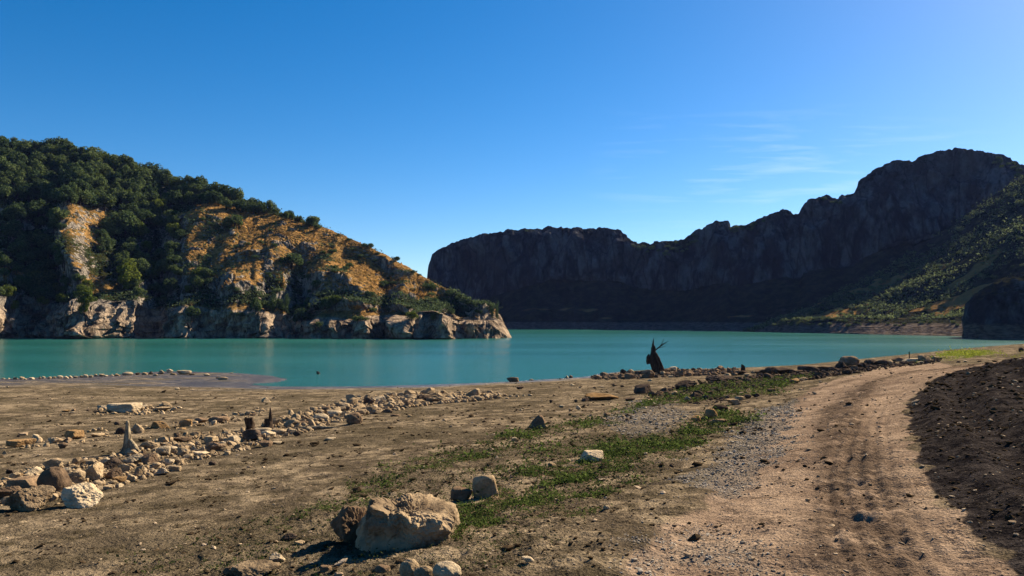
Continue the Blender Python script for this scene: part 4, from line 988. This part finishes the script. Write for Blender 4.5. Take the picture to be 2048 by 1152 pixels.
# twin black stumps
e, u = anchor('tree_stump', 500, 862, 'short black stump with a flat broken top, left one of the twin stumps', 'stump')
wood('trunk', [skin_tube([(0, 0, 0), (0, 0, 16 * u), (-2 * u, 0, 31 * u)], [9.5 * u, 8 * u, 8.5 * u], 16, .4, 2), skin_tube([(-6 * u, 0, 22 * u), (-9 * u, 0, 32 * u)], [4 * u, 2 * u], 8, .3, 3)], M['deadwood'], e)
e, u = anchor('tree_stump', 536, 862, 'taller black splintered stump with a thin spike, right one of the twin stumps', 'stump')
wood('trunk', [skin_tube([(0, 0, 0), (0, 0, 14 * u), (1 * u, 0, 30 * u)], [13 * u, 10 * u, 5 * u], 16, .45, 5), skin_tube([(4 * u, 0, 10 * u), (5 * u, 0, 36 * u), (4 * u, 0, 52 * u)], [5 * u, 3.4 * u, .8 * u], 10, .3, 7),
               skin_tube([(-5 * u, 0, 8 * u), (-6 * u, 0, 30 * u)], [4 * u, 1.2 * u], 8, .3, 8), skin_tube([(-13 * u, 0, 0), (-15 * u, 0, 13 * u)], [7 * u, 4 * u], 10, .5, 9)], M['deadwood'], e)
# standing dead trunk at the water
e, u = anchor('dead_tree', 1312, 748, 'dark broken trunk standing at the waterline with a splintered top and a side branch', 'dead tree')
wood('trunk', [skin_tube([(6 * u, 0, -4 * u), (2 * u, 0, 12 * u), (-5 * u, 0, 30 * u), (-5 * u, 0, 46 * u), (-5 * u, 0, 58 * u)], [7.5 * u, 8.5 * u, 8 * u, 4.8 * u, 3 * u], 26, .6, 11),
               skin_tube([(-6 * u, 0, 50 * u), (-5 * u, 0, 64 * u), (-4 * u, 0, 73 * u)], [3 * u, 1.8 * u, .3 * u], 10, .4, 12),
               skin_tube([(-12 * u, 0, 22 * u), (-15 * u, 0, 34 * u), (-14 * u, 0, 41 * u)], [6 * u, 4.5 * u, 1.5 * u], 10, .3, 13),
               skin_tube([(14 * u, -8 * u, 2 * u), (7 * u, -11 * u, 18 * u), (2 * u, -11 * u, 34 * u), (-2 * u, -8 * u, 44 * u)], [5 * u, 4.5 * u, 3.5 * u, 1.5 * u], 10, .35, 14)], M['deadwood'], e)
wood('branch', [skin_tube([(-2 * u, 0, 48 * u), (6 * u, 0, 54 * u), (14 * u, 0, 61 * u), (26 * u, 0, 67 * u)], [1.7 * u, 1.2 * u, .8 * u, .3 * u], 8, .3, 15),
                skin_tube([(8 * u, 0, 55 * u), (14 * u, 0, 66 * u), (16 * u, 0, 72 * u)], [.8 * u, .5 * u, .2 * u], 6, .3, 16),
                skin_tube([(5 * u, 0, 53 * u), (13 * u, 2 * u, 55 * u), (19 * u, 2 * u, 56 * u)], [.8 * u, .5 * u, .2 * u], 6, .3, 17),
                skin_tube([(10 * u, 0, 57 * u), (16 * u, -2 * u, 60 * u), (21 * u, -2 * u, 63 * u)], [.7 * u, .4 * u, .2 * u], 6, .3, 18)], M['deadwood'], e)
wood('split_wood', [skin_tube([(3 * u, -8 * u, 8 * u), (5 * u, -8.5 * u, 20 * u), (1 * u, -7.5 * u, 34 * u), (-2 * u, -5 * u, 44 * u)], [1.1 * u, 1.8 * u, 1.3 * u, .3 * u], 8, .3, 41)], M['driftwood'], e)
# stub in the water
X, Y = on_plane(636, 748, 0)
e = bpy.data.objects.new('tree_stump', None); col.objects.link(e); e.location = (X, Y, -.1); u = Y / F
tag(e, 'small black stub poking out of the shallow water', 'stump')
wood('trunk', [skin_tube([(2 * u, 0, -3 * u), (0, 0, 5 * u), (-3 * u, 0, 8 * u)], [4 * u, 3 * u, .8 * u], 9, .3, 20), skin_tube([(-2 * u, 0, -3 * u), (0, 0, 4 * u), (3 * u, 0, 7 * u)], [3 * u, 2 * u, .8 * u], 8, .3, 21)], M['deadwood'], e)
# log
e, u = anchor('log', 640, 858, 'long grey driftwood log lying on the mud beside the stone row', 'log', 0)
wood('trunk', [skin_tube([(-58 * u, -6 * u, 2 * u), (-30 * u, 0, 3.5 * u), (0, 3 * u, 4 * u), (30 * u, 3 * u, 3 * u), (62 * u, 0, 1 * u)], [2 * u, 3.4 * u, 3.6 * u, 2.6 * u, .6 * u], 12, .25, 30),
               skin_tube([(-20 * u, 0, 4 * u), (-40 * u, 5 * u, 6 * u), (-50 * u, 6 * u, 5 * u)], [1.5 * u, 1 * u, .4 * u], 8, .25, 31)], M['driftwood'], e)
e, u = anchor('stick', 900, 888, 'thin dry stick lying on the mud left of the weedy slope', 'stick', 0)
wood('twig', [skin_tube([(-16 * u, 0, 1 * u), (0, 0, 2 * u), (15 * u, 6 * u, 1.5 * u)], [.9 * u, 1 * u, .4 * u], 7, .2, 33)], M['deadwood'], e)
e, u = anchor('post', 1819, 724, 'thin dark post standing upright in the rock row between road and lake', 'post', .1)
wood('pole', [skin_tube([(0, 0, 0), (0, 0, 10 * u), (-.3 * u, 0, 24 * u)], [1.1 * u, 1.0 * u, 1.0 * u], 8, .1, 35)], M['deadwood'], e)

# ------------------------------------------------------------------ trees and shrubs
def crown_mesh(seed, n, leaf, mat, kind='round', name='crown'):
    r = np.random.default_rng(seed)
    if kind == 'column':
        k = 9; cc = np.stack([r.normal(0, .10, k), r.normal(0, .10, k), np.linspace(.18, .92, k)], -1); cr = np.interp(cc[:, 2], [.15, .4, .95], [.17, .24, .09])
    else:
        k = r.integers(13, 19); th_ = r.uniform(0, 6.28, k); rad_ = np.sqrt(r.uniform(0, 1, k)) * .34
        cc = np.stack([np.cos(th_) * rad_, np.sin(th_) * rad_, .34 + r.uniform(0, .46, k) * (1 - rad_ * 1.1)], -1); cr = r.uniform(.11, .20, k)
        if kind == 'bush': cc[:, 2] = cc[:, 2] * .8 - .12; cr *= 1.15
    ids = r.choice(k, n, p=cr ** 2 / (cr ** 2).sum()); d = r.normal(size=(n, 3)); d /= np.linalg.norm(d, axis=1)[:, None]
    rr_ = cr[ids] * (1 - .45 * r.uniform(0, 1, n) ** 2.2) * r.uniform(.92, 1.15, n)
    C_ = cc[ids] + d * rr_[:, None]
    nm = d + r.normal(size=(n, 3)) * .55; nm /= np.linalg.norm(nm, axis=1)[:, None]
    t = np.cross(nm, r.normal(size=(n, 3))); t /= np.linalg.norm(t, axis=1)[:, None]; b = np.cross(nm, t); s = (leaf * r.uniform(.6, 1.4, n))[:, None]
    V = np.stack([C_ - t * s, C_ + b * s * .7, C_ + t * s, C_ - b * s * .7], 1).reshape(-1, 3)
    V[:, 2] = np.maximum(V[:, 2], .01)
    me = mesh_np(name, V, np.arange(4 * n).reshape(-1, 4)); me.materials.append(M[mat]); return me
def trunk_mesh(seed, h, r0):
    r = random.Random(seed); bx, by = r.uniform(-.05, .05), r.uniform(-.05, .05)
    parts = [skin_tube([(0, 0, -.05), (bx * .5, by * .5, h * .5), (bx, by, h)], [r0, r0 * .75, r0 * .35], 7, .15, seed)]
    for i in range(3):
        a_ = r.uniform(0, 6.28); parts.append(skin_tube([(bx * .6, by * .6, h * (.45 + .1 * i)), (bx + math.cos(a_) * .14, by + math.sin(a_) * .14, h * (.9 + .12 * i)), (bx + math.cos(a_) * .22, by + math.sin(a_) * .22, h * (1.2 + .15 * i))], [r0 * .5, r0 * .3, r0 * .1], 5, .1, seed + i))
    me = bpy.data.meshes.new('trunk'); vs_, fs_, off = [], [], 0
    for V, Fq, cap in parts: vs_ += V.tolist(); fs_ += (Fq + off).tolist() + (cap + off).tolist(); off += len(V)
    me.from_pydata(vs_, [], fs_); me.update(); me.materials.append(M['bark']); return me
TREE = {'oak': [(crown_mesh(200 + i, 1500, .038, 'oak'), trunk_mesh(i, .45, .035)) for i in range(6)],
        'bright': [(crown_mesh(300 + i, 2000, .032, 'bright'), trunk_mesh(20 + i, .42, .03)) for i in range(3)],
        'bush': [(crown_mesh(400 + i, 1100, .040, 'oak', 'bush'), trunk_mesh(40 + i, .25, .03)) for i in range(4)],
        'scrub': [(crown_mesh(500 + i, 420, .060, 'scrub', 'bush'), trunk_mesh(60 + i, .25, .03)) for i in range(5)],
        'poplar': [(crown_mesh(600 + i, 1200, .028, 'poplar', 'column'), trunk_mesh(80 + i, .8, .022)) for i in range(3)]}
_tr = random.Random(9)
def tree(kind, loc, w, h, name, label=None, cat='tree', group=None, sink=.03, trunk=True):
    cm, tm = TREE[kind][_tr.randrange(len(TREE[kind]))]
    if trunk:
        e = bpy.data.objects.new(name, None); col.objects.link(e); e.empty_display_size = .2
        for nm, m_ in (('crown', cm), ('trunk', tm)):
            c_ = bpy.data.objects.new(nm, m_); col.objects.link(c_); c_.parent = e
    else:
        e = bpy.data.objects.new(name, cm); col.objects.link(e)
    e.location = (float(loc[0]), float(loc[1]), float(loc[2]) - h * sink); e.scale = (w, w, h); e.rotation_euler = (0, 0, _tr.uniform(0, 6.28))
    return tag(e, label, cat, group)
def at(pick, px, py): return pick(px, py)
def skyline(px): return float(np.interp(px, [-200, 0, 120, 200, 300, 380, 440, 500, 560, 640], [235, 288, 302, 324, 347, 370, 387, 405, 427, 452]))
# dense wood on top of the hill
cnt = 0
woodg = 'oak trees of the dense wood on the hilltop'
for px in np.arange(-10, 640, 17.5):
    sk_ = skyline(px); lo = float(np.interp(px, [0, 100, 200, 300, 380, 480, 560, 640], [392, 402, 410, 408, 400, 418, 432, 452]))
    rows = max(1, int((lo - sk_) / 13) + 1)
    for j in range(rows):
        qx = px + _tr.uniform(-8, 8) + (j % 2) * 8; qy = sk_ + 4 + (lo - sk_) * (j / max(rows - 1, 1)) + _tr.uniform(-4, 4)
        p = at(hill_pick, qx, max(qy, skyline(qx) + 3)); k_ = p[1] / F
        hh = _tr.uniform(25, 48) * k_ * float(np.interp(px, [0, 450, 640], [1.1, .95, .6]))
        tree('bright' if _tr.random() < .07 else 'oak', p, hh * _tr.uniform(.75, 1.15), hh, 'oak_tree', 'oak tree in the dense wood on the hilltop', 'tree', woodg, .12); cnt += 1
# gully woods and singles: (px, py of foot, width, height, kind)
def fill(cx, cy, rx_, ry_, n, w0, w1, kinds, label, group, name='oak_tree'):
    for _ in range(n):
        for _t in range(6):
            u_, v_ = _tr.uniform(-1, 1), _tr.uniform(-1, 1)
            if u_ * u_ + v_ * v_ < 1: break
        qx, qy = cx + u_ * rx_, cy + v_ * ry_
        if ((qx - 162) / 40) ** 2 + ((qy - 480) / 82) ** 2 < 1 or (qx < 60 and qy < 425): continue
        p = at(hill_pick, qx, qy); k_ = p[1] / F; w = _tr.uniform(w0, w1) * k_
        kd = _tr.choice(kinds)
        tree(kd, p, w, w * _tr.uniform(.8, 1.1), name, label, 'tree', group, .08)
fill(285, 490, 85, 72, 62, 22, 44, ['oak', 'oak', 'oak', 'bright'], 'oak tree filling the gully right of the pale rock spur', 'trees in the middle gully')
fill(60, 500, 78, 90, 58, 22, 46, ['oak', 'oak', 'oak'], 'oak tree on the left flank of the hill below the golden strip', 'trees on the left flank')
fill(340, 570, 90, 32, 26, 18, 38, ['oak', 'oak', 'bright'], 'tree on the lower slope above the waterside cliff left of centre', 'trees on the lower slope')
fill(90, 585, 110, 26, 32, 20, 38, ['oak', 'oak', 'bright'], 'tree above the waterside cliff at the left end of the hill', 'trees above the left cliff')
fill(590, 612, 80, 18, 13, 20, 34, ['oak', 'bush', 'bright'], 'tree above the waterside cliff below the dark crags', 'trees above the middle cliff')
SING = [(78, 440, 66, 58, 'oak', 'broad round oak standing before the golden grass strip at the left edge'), (250, 470, 66, 66, 'oak', 'tallest oak in the gully right of the pale crag'),
        (255, 575, 66, 66, 'bright', 'yellow green tree low in the gully centre'), (170, 610, 56, 44, 'bright', 'light green wide tree under the pale rock spur'), (470, 455, 54, 36, 'oak', 'grey green round tree by the upper crags'),
        (585, 535, 56, 36, 'oak', 'round tree in the shaded hollow below the dark crag'), (632, 575, 26, 30, 'bush', 'small rounded tree right of the shaded hollow'), (628, 448, 40, 26, 'oak', 'round oak on the skyline at the end of the wood'),
        (733, 492, 28, 17, 'bush', 'leftmost lone shrub on the bare skyline'), (792, 518, 22, 16, 'bush', 'middle lone shrub on the bare skyline'), (827, 543, 16, 11, 'bush', 'rightmost lone shrub on the bare skyline'),
        (700, 478, 14, 9, 'bush', 'tiny bush on the skyline just left of the lone shrubs'), (755, 505, 12, 8, 'bush', 'tiny bush between the left and middle lone skyline shrubs'), (841, 549, 10, 7, 'bush', 'tiny bush right of the lone skyline shrubs'),
        (770, 570, 26, 24, 'bush', 'round bush in the middle of the golden slope'), (740, 590, 24, 22, 'bush', 'bush on the lower golden slope'), (858, 575, 30, 24, 'bush', 'bush on the right shoulder of the hill'), (900, 588, 28, 20, 'bush', 'dark bush right of the shoulder bush'),
        (932, 602, 26, 18, 'bush', 'round bush near the tip of the hill'), (950, 610, 22, 16, 'bush', 'rightmost round bush before the rocky tip'), (720, 512, 16, 12, 'bush', 'small bush high on the golden slope'), (708, 498, 16, 10, 'bush', 'small bush just under the skyline on the golden slope'),
        (826, 640, 30, 26, 'bright', 'pale green bush on the waterside ledge under the golden slope'), (715, 640, 26, 24, 'bush', 'green bush on the ledge at the middle cliff'), (600, 650, 40, 40, 'oak', 'big green bush hanging over the shaded cliff'),
        (545, 622, 28, 42, 'poplar', 'slim light green tree above the shaded cliff, left of two'), (575, 622, 26, 40, 'poplar', 'slim light green tree above the shaded cliff, right of two'), (865, 640, 14, 22, 'bright', 'small upright green shrub on the ledge near the tip'),
        (512, 625, 28, 40, 'oak', 'dark green tree beside the slim light green trees'), (385, 640, 34, 40, 'oak', 'grey green bush right of the lit cliff block'), (168, 628, 24, 40, 'bright', 'yellow green shrub on top of the left shaded cliff'), (30, 625, 16, 30, 'bright', 'narrow bright shrub above the leftmost lit rocks'),
        (985, 634, 14, 34, 'poplar', 'left one of two young poplars at the tip of the hill'), (996, 636, 15, 40, 'poplar', 'right one of two young poplars at the tip of the hill'), (640, 655, 20, 20, 'bush', 'bush low on the cliff under the golden slope'), (560, 605, 16, 16, 'bush', 'bush among the mid rocks')]
for px, py, w, h, kd, lb in SING:
    p = at(hill_pick, px, py); k_ = p[1] / F
    nm = {'oak': 'oak_tree', 'bright': 'broadleaf_tree', 'bush': 'shrub', 'poplar': 'poplar_tree'}[kd]
    tree(kd, p, w * k_, h * k_, nm, lb, 'shrub' if kd == 'bush' else 'tree', None, .06)
for _ in range(62):
    px = _tr.uniform(380, 960); top_ = float(np.interp(px, [380, 640, 740, 860, 960], [420, 465, 505, 572, 605])); py = _tr.uniform(top_ + 4, 640)
    p = at(hill_pick, px, py); w = _tr.uniform(8, 20) * p[1] / F
    tree('bush', p, w, w * _tr.uniform(.6, .95), 'shrub', 'small dark shrub dotted over the golden rocky slope', 'shrub', 'small shrubs dotted over the golden slope', .06)
# low heath on the hill, too fine to count
def heath(G, SSm, n, cond, leaf, name, label, mat, per=14, spread=.55):
    nu_, nv_ = G.shape[:2]; i = RNG.integers(0, nu_ - 1, n); j = RNG.integers(0, nv_ - 1, n)
    p = G[i, j]; ok = cond(i, j, p); p = p[ok]
    c = np.repeat(p, per, 0) + RNG.normal(size=(len(p) * per, 3)) * np.array([spread, spread, spread * .45]); c[:, 2] += .15
    return tag(leaf_cloud(name, c, leaf * RNG.uniform(.6, 1.4, len(c)), RNG, M[mat], .2), label, 'scrub' if mat != 'straw' else 'dry grass', kind='stuff')
HT = tt; HX, HY = project(HG[..., 0], HG[..., 1], HG[..., 2])
hmask = fbm(HG[..., 0] * .12, HG[..., 1] * .12, HG[..., 2] * .3, 4)
heath(HG, None, 26000, lambda i, j, p: (HT[j] > .22) & (HT[j] < 1.05) & (sh_s[i] > -60) & ~((HX[i, j] > 880) & (HY[i, j] > 618 + (1024 - HX[i, j]) * .0)) & ((hmask[i, j] > .08 + .16 * float(1) * (HX[i, j] > 420)) | (grnH[i, j] > .5)) & (rockH[i, j] < .6), .24, 'heath', 'low dark heath and brambles over the sunlit hill', 'scrub', 9, .6)
heath(HG, None, 9000, lambda i, j, p: (HT[j] > .24) & (HT[j] < 1.0) & (sh_s[i] > -60) & (hmask[i, j] < .02) & (grnH[i, j] < .4) & (rockH[i, j] < .4), .20, 'dry_grass', 'dry golden grass tufts over the sunlit hill', 'straw', 7, .5)

# scrub on the spur: about 280 single bushes plus uncountable low growth
spg = 'bushes scattered over the right scrub slope'
n_ = 0
while n_ < 285:
    px = _tr.uniform(1545, 2060); top_ = float(np.interp(px, [1495, 1600, 1700, 1830, 1950, 2048, 2100], [664, 624, 574, 500, 415, 350, 320])); bot = 650
    py = top_ + 2 + (bot - top_) * _tr.random() ** .85
    if py > 650 or (px > 1925 and py > 560): continue
    p = at(spur_pick, px, py); w = _tr.uniform(8, 17) * p[1] / F * float(np.interp(py, [350, 650], [1.5, .85]))
    tree('scrub', p, w, w * _tr.uniform(.6, .9), 'shrub', 'grey green bush on the scrub covered slope at the right', 'shrub', spg, .05, trunk=False); n_ += 1
SX, SY = project(SG[..., 0], SG[..., 1], SG[..., 2]); smask = fbm(SG[..., 0] * .08, SG[..., 1] * .08, 1.1, 4)
heath(SG, None, 16000, lambda i, j, p: (st_t[j] > .17) & (st_t[j] < 1.0) & (ss[i] < 2150) & (dry.reshape(SG.shape[:2])[i, j] < .4) & (smask[i, j] > -.12), .34, 'scrub_growth', 'low dark scrub between the bushes of the right slope', 'scrub', 7, .9)
# small trees on the saddle and the rims of the far cliffs
for lo_, hi_, n_, lb, gp, y0 in [(1262, 1400, 34, 'tiny dark tree in the wooded saddle between the two cliff masses', 'trees in the saddle', 3), (1461, 1530, 16, 'tiny dark tree on the rim right of the square cliff tower', 'trees on the rim', 2),
                             (1985, 2060, 18, 'green bush on the shoulder at the top right of the cliffs', 'bushes on the right shoulder', 4), (1640, 1700, 5, 'tiny bush on the notch left of the big dome', 'bushes in the notch', 2)]:
    for _ in range(n_):
        px = _tr.uniform(lo_, hi_); sy = float(np.interp(px, [a_[0] for a_ in sk], [a_[1] for a_ in sk])); p = at(mount_pick, px, sy + _tr.uniform(y0, y0 + (22 if n_ > 17 else 8)))
        w = _tr.uniform(8, 14) * p[1] / F
        tree('bush', p, w, w * _tr.uniform(.8, 1.1), 'shrub' if 'bush' in lb else 'tree', lb, 'shrub' if 'bush' in lb else 'tree', gp, .05, trunk=False)
p = at(mount_pick, 1052, 461); w = 7 * p[1] / F
tree('bush', p, w, w * 1.1, 'tree', 'single tiny tree on the flat top of the left cliff', 'tree', None, .05)

# ------------------------------------------------------------------ the air over the lake
hm = bpy.data.materials.new('haze'); hm.use_nodes = True; hn = hm.node_tree.nodes; hl = hm.node_tree.links
for n in list(hn): hn.remove(n)
ho = hn.new('ShaderNodeOutputMaterial'); hv = hn.new('ShaderNodeVolumePrincipled')
hv.inputs['Color'].default_value = (0.25, 0.38, 1.0, 1); hv.inputs['Density'].default_value = 0.000045; hv.inputs['Anisotropy'].default_value = 0.2
hl.new(hv.outputs[0], ho.inputs['Volume'])
bx_ = np.array([(x, y, z) for x in (-950, 950) for y in (-450, 950) for z in (-5.0, 112.0)], float)
hf = np.array([[0, 1, 3, 2], [4, 6, 7, 5], [0, 4, 5, 1], [2, 3, 7, 6], [0, 2, 6, 4], [1, 5, 7, 3]])
tag(new_obj('haze', mesh_np('haze', bx_, hf), hm), kind='stuff')
